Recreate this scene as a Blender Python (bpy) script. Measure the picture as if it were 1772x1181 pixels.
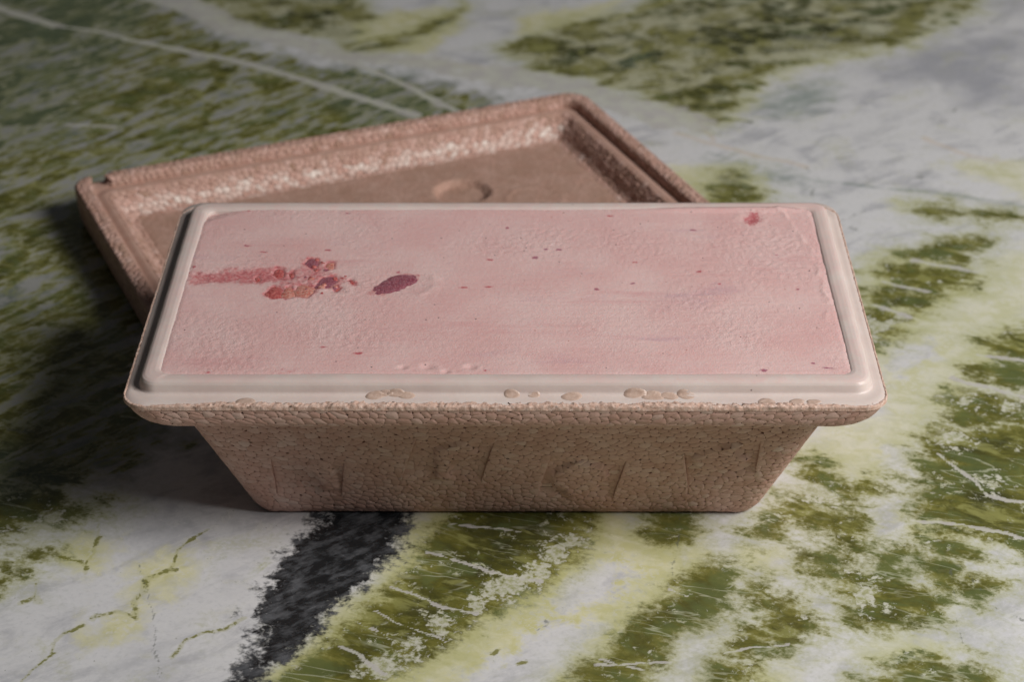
import bpy, math, random
import numpy as np
from mathutils import Vector, Matrix

# ------------------------------------------------------------------ camera, light, exposure
scene = bpy.context.scene
for o in list(bpy.data.objects):
    bpy.data.objects.remove(o)
col = scene.collection

cam_data = bpy.data.cameras.new('camera')
cam_data.sensor_width = 36.0
cam_data.lens = 77.0
cam_data.clip_start = 0.01
cam_data.clip_end = 20.0
cam = bpy.data.objects.new('camera', cam_data)
col.objects.link(cam)
CAM = (0.0086, -0.5816, 0.4181)
YAW, PITCH, ROLL = -0.0106, 0.5168, -0.0048
fwd = Vector((math.sin(YAW)*math.cos(PITCH), math.cos(YAW)*math.cos(PITCH), -math.sin(PITCH)))
rgt = Vector((math.cos(YAW), -math.sin(YAW), 0))
upv = rgt.cross(fwd)
r2 = math.cos(ROLL)*rgt + math.sin(ROLL)*upv
u2 = -math.sin(ROLL)*rgt + math.cos(ROLL)*upv
M3 = Matrix((r2, u2, -fwd)).transposed()
cam.matrix_world = Matrix.Translation(CAM) @ M3.to_4x4()
cam_data.dof.use_dof = True
cam_data.dof.focus_distance = 0.70
cam_data.dof.aperture_fstop = 15.0
scene.camera = cam

world = bpy.data.worlds.new('World')
scene.world = world
world.use_nodes = True
bg = world.node_tree.nodes['Background']
bg.inputs['Color'].default_value = (0.95, 0.97, 1.0, 1)
bg.inputs['Strength'].default_value = 0.032

def area_lamp(name, loc, target, size, power, color, size_y=None):
    l = bpy.data.lights.new(name, 'AREA')
    l.shape = 'RECTANGLE'
    l.size = size
    l.size_y = size_y or size
    l.energy = power
    l.color = color
    o = bpy.data.objects.new(name, l)
    col.objects.link(o)
    o.location = loc
    d = Vector(target) - Vector(loc)
    o.rotation_euler = d.to_track_quat('-Z', 'Y').to_euler()
    return o

area_lamp('window_softbox', (0.83, -0.30, 0.81), (0.03, 0.08, 0.03), 0.50, 16.8, (1.0, 0.985, 0.965))

scene.view_settings.view_transform = 'Standard'
scene.view_settings.look = 'None'
scene.view_settings.exposure = 0.0
scene.view_settings.gamma = 1.0
scene.view_settings.use_curve_mapping = False
scene.render.engine = 'CYCLES'

rng = np.random.default_rng(7)
random.seed(7)

# stone pattern of the slab, in millimetres on the table top
REGIONS = {
 'black': [
  [(-56,53),(-63,39),(-71,20),(-77,1),(-80,-21),(-79,-34),(-81,-46),(-87,-61),(-75,-61),(-71,-51),(-62,-39),(-53,-20),(-47,-10),(-39,4),(-34,12),(-31,36),(-27,53)],
 ],
 'olive': [
  [(-15,49),(-20,33),(-25,22),(-29,10),(-33,-2),(-42,-16),(-50,-28),(-57,-39),(-65,-52),(-68,-61),(-39,-61),(-35,-55),(-26,-46),(-17,-39),(-13,-32),(-9,-23),(0,-18),(14,-5),(26,15),(29,34),(36,50)],
  [(59,2),(49,-13),(39,-28),(29,-43),(17,-61),(41,-60),(48,-46),(50,-36),(56,-30),(68,-23),(73,-11),(75,2),(67,7)],
  [(46,25),(50,39),(63,37),(61,17),(51,17)],
  [(-180,51),(-165,49),(-155,48),(-153,42),(-158,31),(-166,26),(-173,21)],
  [(-152,12),(-159,7),(-161,-2),(-165,-8),(-166,-1),(-162,3),(-156,13)],
  [(-139,41),(-141,37),(-150,27),(-153,30),(-149,37)],
  [(-166,63),(-152,62),(-153,56),(-157,51),(-163,51)],
  [(-182,84),(-178,91),(-170,90),(-171,83),(-180,80)],
  [(-173,113),(-169,126),(-163,132),(-164,123),(-170,115)],
  [(-175,168),(-169,173),(-166,168),(-170,161)],
  [(-85,452),(-74,463),(-57,472),(-44,492),(-28,512),(-38,482),(-56,460),(-73,447)],
  [(32,472),(50,492),(72,513),(89,539),(69,496),(47,470)],
  [(-177,548),(-89,548),(-75,497),(-85,453),(-115,480),(-147,494)],
  [(-7,456),(10,466),(25,485),(45,496),(61,507),(84,539),(248,538),(238,507),(222,496),(209,479),(191,463),(175,450),(154,442),(139,437),(124,427),(118,415),(107,395),(103,376),(90,358),(86,368),(78,386),(75,388),(57,398),(47,403),(35,415),(10,430),(-3,443)],
  [(91,307),(100,309),(101,300),(108,285),(106,276),(85,276),(89,294)],
  [(177,273),(188,271),(195,266),(184,264),(178,267)],
  [(197,266),(214,264),(219,260),(201,261)],
  [(160,225),(175,234),(189,241),(198,242),(198,238),(191,230),(187,218),(181,220),(169,223)],
  [(150,211),(157,218),(165,219),(176,214),(187,210),(187,206),(179,196),(168,195),(157,202)],
  [(142,193),(150,200),(161,193),(172,190),(161,178),(151,180),(144,185)],
  [(140,177),(148,177),(155,171),(148,159),(141,150),(139,164)],
  [(183,153),(194,158),(204,161),(200,141),(184,144)],
  [(177,135),(183,139),(199,137),(195,119),(185,121),(177,126)],
  [(161,105),(165,115),(173,118),(190,111),(193,107),(178,93),(165,92)],
  [(158,91),(147,78),(146,56),(141,47),(140,35),(149,29),(161,19),(174,12),(192,101),(177,91)],
  [(89,32),(95,42),(106,48),(111,36),(114,24),(112,17),(108,24),(100,30)],
  [(104,68),(109,68),(115,58),(112,51),(106,59)],
  [(108,8),(116,2),(121,0),(129,0),(133,-7),(141,-15),(135,-21),(128,-25),(121,-28),(114,-28),(109,-23),(112,-11),(109,-2)],
  [(121,8),(131,16),(131,14),(124,5)],
  [(90,-16),(96,-23),(94,-30),(86,-38),(79,-34),(75,-31),(82,-21)],
  [(69,-36),(75,-32),(86,-37),(78,-39),(71,-46)],
  [(115,-52),(122,-47),(133,-44),(135,-48),(140,-53),(140,-60),(111,-60)],
  [(142,-52),(146,-48),(148,-60),(142,-60)],
  [(138,24),(148,25),(154,15),(142,12)],
  [(79,-4),(90,-14),(84,-20),(77,-14)],
  [(105,39),(118,32),(119,15),(113,12),(109,25)],
  [(136,12),(149,9),(145,-4),(136,-1)],
  [(112,53),(125,57),(126,50),(115,43)],
  [(82,25),(90,30),(90,22),(83,20)],
  [(98,12),(107,10),(110,-1),(101,2)],
  [(151,-1),(158,-4),(152,-14),(149,-10)],
  [(63,-46),(76,-46),(75,-58),(61,-59)],
 ],
 'lime': [
  [(-27,53),(-31,36),(-34,12),(-53,-20),(-75,-61),(19,-61),(49,-13),(61,2),(60,22),(43,30),(36,53)],
  [(-120,7),(-105,12),(-103,-1),(-107,-12),(-115,-12),(-116,-28),(-123,-34),(-129,-38),(-129,-28),(-119,-20),(-121,-5)],
  [(-148,13),(-138,21),(-132,16),(-133,3),(-145,3)],
  [(141,212),(150,225),(162,230),(171,227),(190,212),(219,238),(205,168),(178,132),(161,107),(149,83),(137,61),(124,53),(114,64),(102,72),(115,91),(135,99),(138,132),(137,168)],
  [(57,22),(65,18),(66,-1),(56,-4)],
  [(79,15),(88,15),(88,4),(79,4)],
  [(138,29),(156,27),(156,20),(138,24)],
  [(66,-60),(76,-46),(89,-49),(85,-60)],
  [(108,-41),(123,-35),(141,-38),(136,-43),(118,-46)],
  [(-88,488),(-62,505),(-28,513),(-30,472),(-44,445),(-74,453)],
  [(32,480),(57,522),(2,496),(-1,472)],
  [(74,313),(104,312),(110,294),(109,276),(85,276),(67,300)],
  [(193,317),(235,317),(227,279),(212,294)],
  [(164,279),(179,279),(178,268),(165,270)],
  [(100,360),(119,415),(155,441),(196,460),(210,476),(205,464),(157,433),(124,411),(110,383)],
  [(157,132),(180,168),(207,197),(203,178),(175,141)],
 ],
 'crumb': [
  [(25,27),(25,16),(14,-1),(5,-13),(-9,-20),(-13,-18),(-7,-3),(6,4),(13,15),(21,25)],
  [(-32,-34),(-22,-34),(-29,-43),(-34,-51),(-43,-53),(-39,-42)],
  [(-25,-25),(-16,-23),(-13,-27),(-20,-31)],
  [(140,168),(154,175),(155,168),(142,154)],
  [(163,111),(173,116),(169,105),(163,103)],
  [(154,87),(164,89),(167,80),(154,76)],
  [(179,111),(190,111),(189,105),(182,105)],
  [(102,50),(110,53),(111,43),(103,43)],
  [(113,-7),(120,-4),(120,-17),(113,-20)],
  [(165,57),(171,59),(172,50),(166,50)],
  [(-168,23),(-158,31),(-153,38),(-151,31),(-152,23),(-163,18)],
  [(180,484),(192,488),(192,473),(179,469)],
  [(127,460),(144,473),(166,470),(160,455),(130,448)],
 ],
 'white': [
  [(12,-24),(22,-26),(31,-29),(27,-40),(20,-50),(14,-61),(-14,-61),(-9,-49),(7,-37)],
  [(24,3),(35,7),(40,-1),(32,-14),(21,-20),(16,-14)],
  [(144,150),(160,154),(162,141),(147,128)],
  [(-4,530),(21,530),(-1,492),(-6,456),(-6,441),(-41,447),(-30,472),(-10,497)],
  [(134,79),(144,76),(137,57),(131,61)],
 ],
 'grey': [
  [(171,430),(195,458),(239,476),(268,484),(246,376),(215,369),(198,400),(171,408)],
  [(251,538),(279,538),(268,488),(251,504)],
  [(-93,-2),(-87,15),(-83,8),(-88,-8)],
  [(-119,-47),(-106,-38),(-100,-61),(-117,-61)],
  [(-133,21),(-117,32),(-106,25),(-119,11)],
  [(131,-32),(166,-26),(160,-60),(148,-60)],
 ],
 'teal': [
  [(118,395),(146,410),(161,419),(153,386),(132,367),(118,368)],
  [(49,453),(69,452),(68,428),(53,428)],
  [(-306,576),(-191,576),(-194,473),(-207,412),(-212,350),(-248,318)],
  [(-87,434),(-54,423),(-27,376),(-67,360),(-91,383)],
  [(82,324),(112,315),(136,300),(130,291),(106,300)],
  [(-185,38),(-148,53),(-168,75),(-195,83)],
 ],
 'streak': [
  [(-313,576),(-210,576),(-174,505),(-136,458),(-83,428),(-48,415),(-11,397),(0,390),(-50,331),(-147,271),(-144,168),(-120,83),(-132,56),(-190,45)],
 ],
}
LINES = [
 ('vein',0.52,[(-19.0,29.7),(-3.2,26.7),(4.0,25.0)]),
 ('vein',0.54,[(-25.6,13.2),(-13.7,7.0),(1.1,-1.1),(12.6,-4.8)]),
 ('vein',0.53,[(-36.1,-6.5),(-23.1,-15.6),(-9.3,-21.6)]),
 ('vein',0.42,[(-41.6,-20.2),(-27.6,-30.1),(-17.4,-35.4)]),
 ('vein',0.37,[(-46.9,-26.0),(-35.8,-34.8)]),
 ('vein',0.59,[(-51.4,-38.1),(-43.7,-43.0),(-36.1,-51.5)]),
 ('vein',0.49,[(29.8,-44.5),(42.7,-50.4)]),
 ('vein',0.45,[(28.5,-47.6),(50.6,-46.4)]),
 ('vein',0.60,[(52.2,-7.9),(57.7,-11.6)]),
 ('vein',0.81,[(151.8,72.6),(160.2,61.4),(164.6,47.6),(172.1,44.1),(178.0,42.0)]),
 ('vein',1.16,[(144.0,182.8),(157.3,173.4)]),
 ('vein',1.05,[(165.2,221.6),(179.1,216.4),(189.9,210.9)]),
 ('vein',0.85,[(150.7,202.8),(167.2,193.5)]),
 ('vein',0.94,[(178.0,142.9),(197.0,139.0)]),
 ('vein',0.91,[(165.6,126.4),(179.0,119.3),(191.6,111.4)]),
 ('vein',0.78,[(138.8,30.4),(152.2,29.4),(173.7,20.3)]),
 ('vein',0.37,[(68.2,-40.7),(76.5,-38.3),(87.3,-37.1)]),
 ('vein',3.57,[(-280.3,515.6),(-272.9,509.7),(-239.2,485.6)]),
 ('vein',1.48,[(-239.2,485.6),(-221.1,479.9),(-198.8,467.9)]),
 ('vein',2.41,[(-198.5,466.3),(-171.5,452.9)]),
 ('vein',3.18,[(-171.5,452.9),(-140.1,437.6),(-108.7,417.5),(-81.0,395.3),(-46.0,369.7)]),
 ('vein',9.06,[(-203.4,535.3),(-175.7,515.4),(-147.4,483.8),(-113.1,462.9)]),
 ('vein',8.04,[(-113.1,462.9),(-84.5,442.8),(-54.1,438.2)]),
 ('vein',9.20,[(-54.1,438.2),(-33.0,429.2),(-3.0,411.5)]),
 ('vein',2.25,[(-88.3,439.8),(-72.7,427.0),(-57.2,410.2),(-42.4,393.1),(-27.6,374.4)]),
 ('vein',10.61,[(-8.8,422.5),(19.5,407.9),(47.0,386.7),(70.6,362.9)]),
 ('vein',8.57,[(66.0,379.8),(79.1,369.6),(86.6,359.5)]),
 ('vein',1.28,[(-208.5,359.8),(-186.0,355.2)]),
 ('pink',2.04,[(75.8,349.7),(93.1,336.8),(109.6,323.6),(130.7,313.1)]),
 ('pink',2.78,[(-55.3,438.2),(-32.0,432.2),(-14.6,427.7)]),
 ('pink',1.68,[(83.4,372.9),(88.9,352.9),(93.3,340.0)]),
 ('pink',2.04,[(189.3,343.1),(207.2,324.1),(226.4,314.8)]),
 ('tealline',1.96,[(88.0,328.0),(108.7,313.1),(133.5,298.6),(158.6,290.9),(183.6,286.8),(225.6,271.9)]),
 ('green',0.40,[(-101.1,26.4),(-103.9,22.4),(-107.3,13.3),(-109.1,3.5),(-116.0,-2.0)]),
 ('green',1.23,[(-108.5,2.2),(-116.0,-2.0),(-116.0,-9.6)]),
 ('green',0.96,[(-116.0,-9.6),(-118.2,-15.8),(-116.9,-24.0)]),
 ('green',0.71,[(-116.9,-24.0),(-123.0,-21.0),(-130.0,-23.2)]),
 ('green',1.19,[(-129.7,-22.9),(-130.4,-24.1)]),
 ('green',0.82,[(-133.2,-27.1),(-139.0,-32.2),(-140.3,-34.8)]),
 ('green',0.34,[(-140.7,-36.3),(-139.8,-42.1),(-142.8,-47.0),(-144.6,-52.7),(-147.7,-58.3)]),
 ('green',0.30,[(-136.1,29.4),(-136.8,18.9),(-137.4,11.3),(-138.3,5.7),(-137.3,0.2)]),
 ('green',0.64,[(-136.0,21.3),(-137.3,12.9)]),
 ('green',0.50,[(-147.4,9.9),(-140.5,6.7),(-137.5,4.4)]),
 ('green',1.21,[(-154.0,-16.2),(-150.7,-13.1),(-149.2,-16.2)]),
 ('green',0.29,[(-152.3,-4.9),(-150.7,-13.1)]),
 ('green',0.81,[(-102.8,-44.0),(-98.6,-35.6),(-93.0,-32.1),(-87.1,-30.0),(-81.6,-23.3)]),
 ('green',0.68,[(-4.0,-41.4),(-1.9,-39.1)]),
 ('green',0.67,[(4.9,-46.6),(7.1,-46.0)]),
 ('green',1.00,[(-61.7,505.0),(-46.0,492.5),(-31.3,504.9)]),
 ('green',1.45,[(-68.4,464.4),(-57.0,472.3)]),
 ('green',1.44,[(-85.2,452.8),(-77.2,464.4),(-62.9,472.3)]),
 ('green',2.03,[(50.3,492.3),(72.3,513.0),(88.6,530.1)]),
 ('dark',0.59,[(-86.1,-23.1),(-85.9,-23.4)]),
 ('dark',0.36,[(-120.6,6.7),(-114.9,-9.6),(-110.8,-24.0)]),
 ('dark',0.27,[(-110.8,-24.0),(-107.2,-43.2),(-104.6,-58.1)]),
 ('dark',1.69,[(103.3,358.2),(110.6,362.2)]),
 ('dark',0.77,[(129.6,283.3),(133.2,289.2)]),
 ('dark',0.98,[(180.1,300.4),(181.3,301.6)]),
 ('dark',1.12,[(151.9,267.3),(144.5,261.8),(139.0,257.3)]),
 ('dark',1.10,[(138.6,254.0),(145.3,248.6)]),
 ('dark',0.29,[(150.4,-0.4),(154.6,-11.1),(157.0,-19.4),(166.5,-25.7)]),
 ('dark',0.87,[(206.0,372.1),(214.9,384.4)]),
 ('dark',0.59,[(130.6,311.8),(134.3,302.8),(139.4,302.8)]),
 ('dark',0.24,[(146.6,4.1),(141.0,-27.5),(143.2,-37.5)]),
 ('dark',0.26,[(53.5,-1.2),(60.2,49.6),(65.4,68.0)]),
 ('dark',0.47,[(13.0,-23.7),(13.9,-26.1),(10.3,-29.7)]),
 ('dark',1.45,[(-181.1,88.7),(-173.2,88.7)]),
]
PANELS = [[(-77.1, 31.4), (-52.8, 29.2), (-55.3, 9.5), (-76.7, 9.5)], [(-28.5, 41.7), (-3.5, 39.6), (-8.5, 17.1), (-34.7, 19.4)], [(14.8, 32.2), (39.8, 30.6), (35.3, 7.0), (10.0, 9.0)], [(57.4, 37.2), (82.6, 41.5), (82.1, 22.1), (60.6, 13.0)]]
ICONS = [[(-69.1, 27.3), (-59.8, 29.5), (-57.0, 22.5), (-55.3, 13.8), (-61.2, 12.8), (-63.3, 22.5)], [(-23.2, 34.0), (-14.0, 39.6), (-8.5, 33.1), (-13.2, 28.3), (-18.1, 29.3), (-18.4, 20.0), (-23.4, 20.0)], [(14.6, 21.4), (23.6, 29.3), (32.2, 25.9), (34.1, 20.5), (27.8, 12.3), (21.0, 10.0), (15.2, 16.2)], [(60.6, 31.0), (67.6, 35.7), (76.7, 38.8), (74.7, 33.2), (80.3, 29.8), (73.5, 24.7), (65.3, 23.1), (61.2, 27.2)]]
# streaks and flecks on the ice cream: x, y, half length, half width (mm)
FLECKS = [(-91.4, 102.8, 1.2, 0.5), (-85.4, 98.0, 1.2, 0.4), (-62.7, 99.3, 0.9, 0.7), (9.8, 93.6, 0.9, 1.3), (18.1, 99.8, 0.8, 1.1), (13.4, 100.2, 0.6, 0.7), (-6.0, 91.9, 1.1, 0.6), (-14.5, 71.5, 1.4, 0.5), (-6.1, 72.0, 1.2, 0.6), (30.3, 70.3, 0.7, 1.1), (36.4, 126.1, 1.2, 0.5), (65.9, 115.0, 1.1, 0.7), (44.1, 90.2, 0.8, 0.6), (65.8, 83.3, 0.8, 0.9), (72.1, 74.1, 0.4, 0.6), (81.8, 16.3, 0.9, 1.1), (102.1, 17.8, 1.8, 0.4), (98.0, 20.7, 0.6, 0.6), (-47.2, 26.8, 1.3, 0.8), (-58.7, 30.9, 1.0, 0.4), (-0.3, 116.8, 0.5, 1.0), (-108.0, 86.7, 0.5, 1.0), (-94.1, 130.4, 0.5, 0.7), (93.7, 95.8, 0.3, 0.5), (-58.4, 128.5, 0.4, 0.7), (65.2, 137.0, 0.4, 0.7), (-34.8, 74.4, 0.4, 0.7), (-93.9, 14.7, 0.5, 0.3), (42.7, 74.5, 0.6, 0.8), (-37.2, 82.8, 0.5, 0.9), (-6.2, 16.2, 0.3, 0.6), (98.1, 70.4, 0.3, 0.6)]
SMEAR = [[(-109.1, 83.7), (-98.9, 84.5), (-85.3, 87.1), (-75.2, 86.2), (-70.5, 78.6), (-79.9, 73.6), (-93.7, 74.4), (-107.6, 72.7)]]
PULP = [(-83.2, 68.2), (-80.0, 75.2), (-75.2, 86.2), (-70.8, 92.3), (-65.4, 92.7), (-59.5, 89.3), (-58.6, 82.8), (-52.2, 76.9), (-54.4, 73.6), (-61.9, 69.4), (-65.3, 64.5), (-72.9, 62.9), (-79.8, 63.7)]
CHUNKS = [[(-82.1, 67.0), (-78.9, 73.6), (-75.8, 71.9), (-75.8, 64.5), (-78.8, 63.7)], [(-76.3, 65.3), (-74.7, 72.8), (-73.0, 73.6), (-70.8, 65.3), (-74.0, 63.7)], [(-72.4, 69.4), (-70.1, 74.4), (-66.1, 73.6), (-64.7, 68.6), (-66.9, 64.5), (-70.8, 65.3)], [(-65.8, 70.3), (-63.6, 78.6), (-58.9, 81.1), (-57.3, 76.1), (-60.1, 71.5)], [(-70.5, 89.3), (-68.9, 94.0), (-65.8, 93.2), (-65.0, 88.0), (-67.1, 84.5)], [(-62.9, 87.1), (-62.4, 90.6), (-59.8, 90.6), (-59.4, 85.4), (-61.5, 84.5)], [(-80.7, 82.0), (-79.7, 87.5), (-76.8, 86.2), (-76.2, 80.3), (-78.4, 78.6)], [(-54.2, 76.9), (-53.1, 77.8), (-51.2, 74.0), (-52.4, 73.6)], [(-58.5, 71.9), (-57.9, 73.6), (-56.2, 71.9), (-57.5, 69.0)], [(-66.9, 84.5), (-65.6, 86.2), (-64.7, 84.1), (-65.7, 82.8)], [(-74.9, 82.8), (-73.5, 84.5), (-72.7, 80.3), (-74.0, 77.8)], [(-86.4, 79.4), (-85.4, 81.1), (-83.9, 77.8), (-85.2, 75.2)], [(-47.6, 67.0), (-44.5, 73.6), (-39.0, 80.3), (-34.2, 82.8), (-29.6, 81.2), (-29.8, 76.9), (-32.4, 73.6), (-36.5, 69.5), (-41.1, 65.8), (-46.0, 65.8)], [(85.1, 123.8), (87.5, 128.5), (90.0, 128.5), (89.9, 121.9), (87.1, 119.1), (85.2, 120.1)]]
CRATERS = [(-32.5, 18.0), (-29.6, 16.2), (-24.6, 18.4), (-18.6, 15.5), (-13.5, 16.2), (-10.8, 18.4), (87.1, 123.8), (-58.0, 70.3)]
RIDGE = [(96.8, 134.1), (100.9, 120.5), (105.1, 102.4), (107.1, 80.8), (107.1, 64.2), (105.7, 52.2), (106.0, 38.6)]
THIN = [(-34.0, 5.1), (-31.3, 5.4), (-28.5, 5.8), (-25.8, 7.9), (1.9, 5.8), (7.7, 6.9), (17.5, 5.9), (34.2, 8.0), (38.8, 5.9), (43.1, 5.2), (47.5, 5.9), (67.9, 4.5), (75.8, 3.8), (80.1, 3.8), (-67.3, 2.9)]
MARK1_W = (-0.0218, 0.2775)
MARK2_W = (0.0096, 0.2701)

# ------------------------------------------------------------------ dimensions (metres)
W, D, H = 0.240, 0.142, 0.0637          # outer rim of the tub, height of its rim
BASE_IN = 0.0340                        # how far the foot is set in from the rim
TOP_IN = 0.0125                         # how far the wall is set in below the rim
RIM_Z = 0.0545                          # underside of the rim
TUB = (0.0, D/2, 0.0)
LID_W, LID_D, LID_H = 0.241, 0.142, 0.018

# ------------------------------------------------------------------ helpers
def tag(o, label=None, cat=None, group=None, kind=None):
    if label: o['label'] = label
    if cat: o['category'] = cat
    if group: o['group'] = group
    if kind: o['kind'] = kind
    return o

def empty(name, loc=(0, 0, 0), rz=0.0):
    o = bpy.data.objects.new(name, None)
    col.objects.link(o)
    o.location = loc
    o.rotation_euler = (0, 0, rz)
    o.empty_display_size = 0.02
    return o

def mesh_obj(name, verts, faces, material=None, parent=None, smooth=True, attrs=None):
    me = bpy.data.meshes.new(name)
    verts = np.asarray(verts, float)
    me.from_pydata(verts.tolist() if len(verts) < 200000 else [tuple(v) for v in verts], [], faces)
    if smooth:
        me.polygons.foreach_set('use_smooth', np.ones(len(me.polygons), dtype=bool))
    for k, a in (attrs or {}).items():
        a = np.asarray(a, float)
        if a.ndim == 2:
            at = me.attributes.new(k, 'FLOAT_COLOR', 'POINT')
            at.data.foreach_set('color', a.ravel())
        else:
            at = me.attributes.new(k, 'FLOAT', 'POINT')
            at.data.foreach_set('value', a)
    me.update()
    o = bpy.data.objects.new(name, me)
    col.objects.link(o)
    if material: me.materials.append(material)
    if parent: o.parent = parent
    return o

def perlin(x, y, seed=0):
    r = np.random.default_rng(seed)
    perm = r.permutation(256)
    ang = r.random(256)*2*np.pi
    gx, gy = np.cos(ang), np.sin(ang)
    xi = np.floor(x).astype(int); yi = np.floor(y).astype(int)
    xf = x-xi; yf = y-yi
    u = xf*xf*xf*(xf*(xf*6-15)+10); v = yf*yf*yf*(yf*(yf*6-15)+10)
    def g(ix, iy, dx, dy):
        h = perm[(perm[ix & 255]+iy) & 255]
        return gx[h]*dx+gy[h]*dy
    a = g(xi, yi, xf, yf); b = g(xi+1, yi, xf-1, yf)
    c = g(xi, yi+1, xf, yf-1); d = g(xi+1, yi+1, xf-1, yf-1)
    return (a+(b-a)*u)+((c+(d-c)*u)-(a+(b-a)*u))*v

def fbm(x, y, octaves=4, seed=0, gain=0.5):
    s = np.zeros_like(x); a = 1.0
    for i in range(octaves):
        s += a*perlin(x*2**i+17.3*i, y*2**i-9.1*i, seed+i)
        a *= gain
    return s

def smooth(a, b, x):
    t = np.clip((x-a)/(b-a), 0, 1)
    return t*t*(3-2*t)

def seg_dist(px, py, a, b):
    dx, dy = b[0]-a[0], b[1]-a[1]
    L = dx*dx+dy*dy+1e-12
    t = np.clip(((px-a[0])*dx+(py-a[1])*dy)/L, 0, 1)
    return np.hypot(px-a[0]-t*dx, py-a[1]-t*dy)

def poly_sd(px, py, poly):
    """signed distance, positive inside"""
    d = np.full(px.shape, 1e9); ins = np.zeros(px.shape, bool)
    n = len(poly)
    for i in range(n):
        a, b = poly[i], poly[(i+1) % n]
        d = np.minimum(d, seg_dist(px, py, a, b))
        c = (a[1] > py) != (b[1] > py)
        if a[1] != b[1]:
            ins ^= c & (px < (b[0]-a[0])*(py-a[1])/(b[1]-a[1])+a[0])
    return np.where(ins, d, -d)

# ------------------------------------------------------------------ node helper
class G:
    def __init__(self, name):
        self.m = bpy.data.materials.new(name)
        self.m.use_nodes = True
        self.t = self.m.node_tree
        self.b = self.t.nodes['Principled BSDF']
    def n(self, kind, **kw):
        nd = self.t.nodes.new(kind)
        for k, v in kw.items(): setattr(nd, k, v)
        return nd
    def put(self, sock, v):
        if isinstance(v, bpy.types.NodeSocket): self.t.links.new(v, sock)
        elif isinstance(v, (tuple, list)) and len(v) == 3 and sock.type == 'RGBA': sock.default_value = (*v, 1)
        else: sock.default_value = v
    def math(self, op, a, b=0.0, c=None):
        nd = self.n('ShaderNodeMath', operation=op)
        self.put(nd.inputs[0], a); self.put(nd.inputs[1], b)
        if c is not None: self.put(nd.inputs[2], c)
        return nd.outputs[0]
    def add(self, a, b): return self.math('ADD', a, b)
    def mul(self, a, b): return self.math('MULTIPLY', a, b)
    def mx(self, a, b): return self.math('MAXIMUM', a, b)
    def mn(self, a, b): return self.math('MINIMUM', a, b)
    def inv(self, a): return self.math('SUBTRACT', 1.0, a)
    def ss(self, x, lo, hi, a=0.0, b=1.0):
        nd = self.n('ShaderNodeMapRange', interpolation_type='SMOOTHSTEP')
        for i, v in enumerate((x, lo, hi, a, b)): self.put(nd.inputs[i], v)
        return nd.outputs[0]
    def mix(self, f, a, b, blend='MIX'):
        nd = self.n('ShaderNodeMix', data_type='RGBA', blend_type=blend)
        self.put(nd.inputs[0], f); self.put(nd.inputs[6], a); self.put(nd.inputs[7], b)
        return nd.outputs[2]
    def attr(self, name):
        nd = self.n('ShaderNodeAttribute', attribute_name=name)
        return nd
    def rgb(self, name):
        nd = self.attr(name)
        s = self.n('ShaderNodeSeparateColor')
        self.t.links.new(nd.outputs['Color'], s.inputs[0])
        return s.outputs[0], s.outputs[1], s.outputs[2], nd.outputs['Alpha']
    def coords(self, scale=(100, 100, 100), rot=0.0, kind='Object', loc=(0, 0, 0)):
        tc = self.n('ShaderNodeTexCoord')
        r = self.n('ShaderNodeMapping'); r.inputs['Rotation'].default_value = (0, 0, rot)
        s = self.n('ShaderNodeMapping'); s.inputs['Scale'].default_value = scale; s.inputs['Location'].default_value = loc
        self.t.links.new(tc.outputs[kind], r.inputs[0]); self.t.links.new(r.outputs[0], s.inputs[0])
        return s.outputs[0]
    def noise(self, vec, scale=1.0, detail=4.0, rough=0.55, dist=0.0, out='Fac'):
        nd = self.n('ShaderNodeTexNoise')
        self.put(nd.inputs['Vector'], vec)
        nd.inputs['Scale'].default_value = scale; nd.inputs['Detail'].default_value = detail
        nd.inputs['Roughness'].default_value = rough; nd.inputs['Distortion'].default_value = dist
        return nd.outputs[out]
    def voro(self, vec, scale=1.0, feature='F1', rnd=1.0):
        nd = self.n('ShaderNodeTexVoronoi', feature=feature)
        self.put(nd.inputs['Vector'], vec); nd.inputs['Scale'].default_value = scale
        nd.inputs['Randomness'].default_value = rnd
        return nd
    def ramp(self, f, stops):
        nd = self.n('ShaderNodeValToRGB')
        self.put(nd.inputs[0], f)
        e = nd.color_ramp.elements
        while len(e) < len(stops): e.new(0.5)
        for el, (p, c) in zip(e, stops): el.position = p; el.color = (*c, 1)
        return nd.outputs[0]
    def bump(self, h, strength=0.3, dist=0.001):
        nd = self.n('ShaderNodeBump')
        nd.inputs['Strength'].default_value = strength; nd.inputs['Distance'].default_value = dist
        self.put(nd.inputs['Height'], h)
        self.t.links.new(nd.outputs[0], self.b.inputs['Normal'])
    def out(self, color=None, rough=0.5, spec=0.5, sss=0.0, radius=(1, .5, .3), sscale=0.002, coat=0.0):
        if color is not None: self.put(self.b.inputs['Base Color'], color)
        self.put(self.b.inputs['Roughness'], rough)
        self.b.inputs['Specular IOR Level'].default_value = spec
        if sss:
            self.b.inputs['Subsurface Weight'].default_value = sss
            self.b.inputs['Subsurface Radius'].default_value = radius
            self.b.inputs['Subsurface Scale'].default_value = sscale
        if coat:
            self.b.inputs['Coat Weight'].default_value = coat
            self.b.inputs['Coat Roughness'].default_value = 0.15
        return self.m

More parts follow.
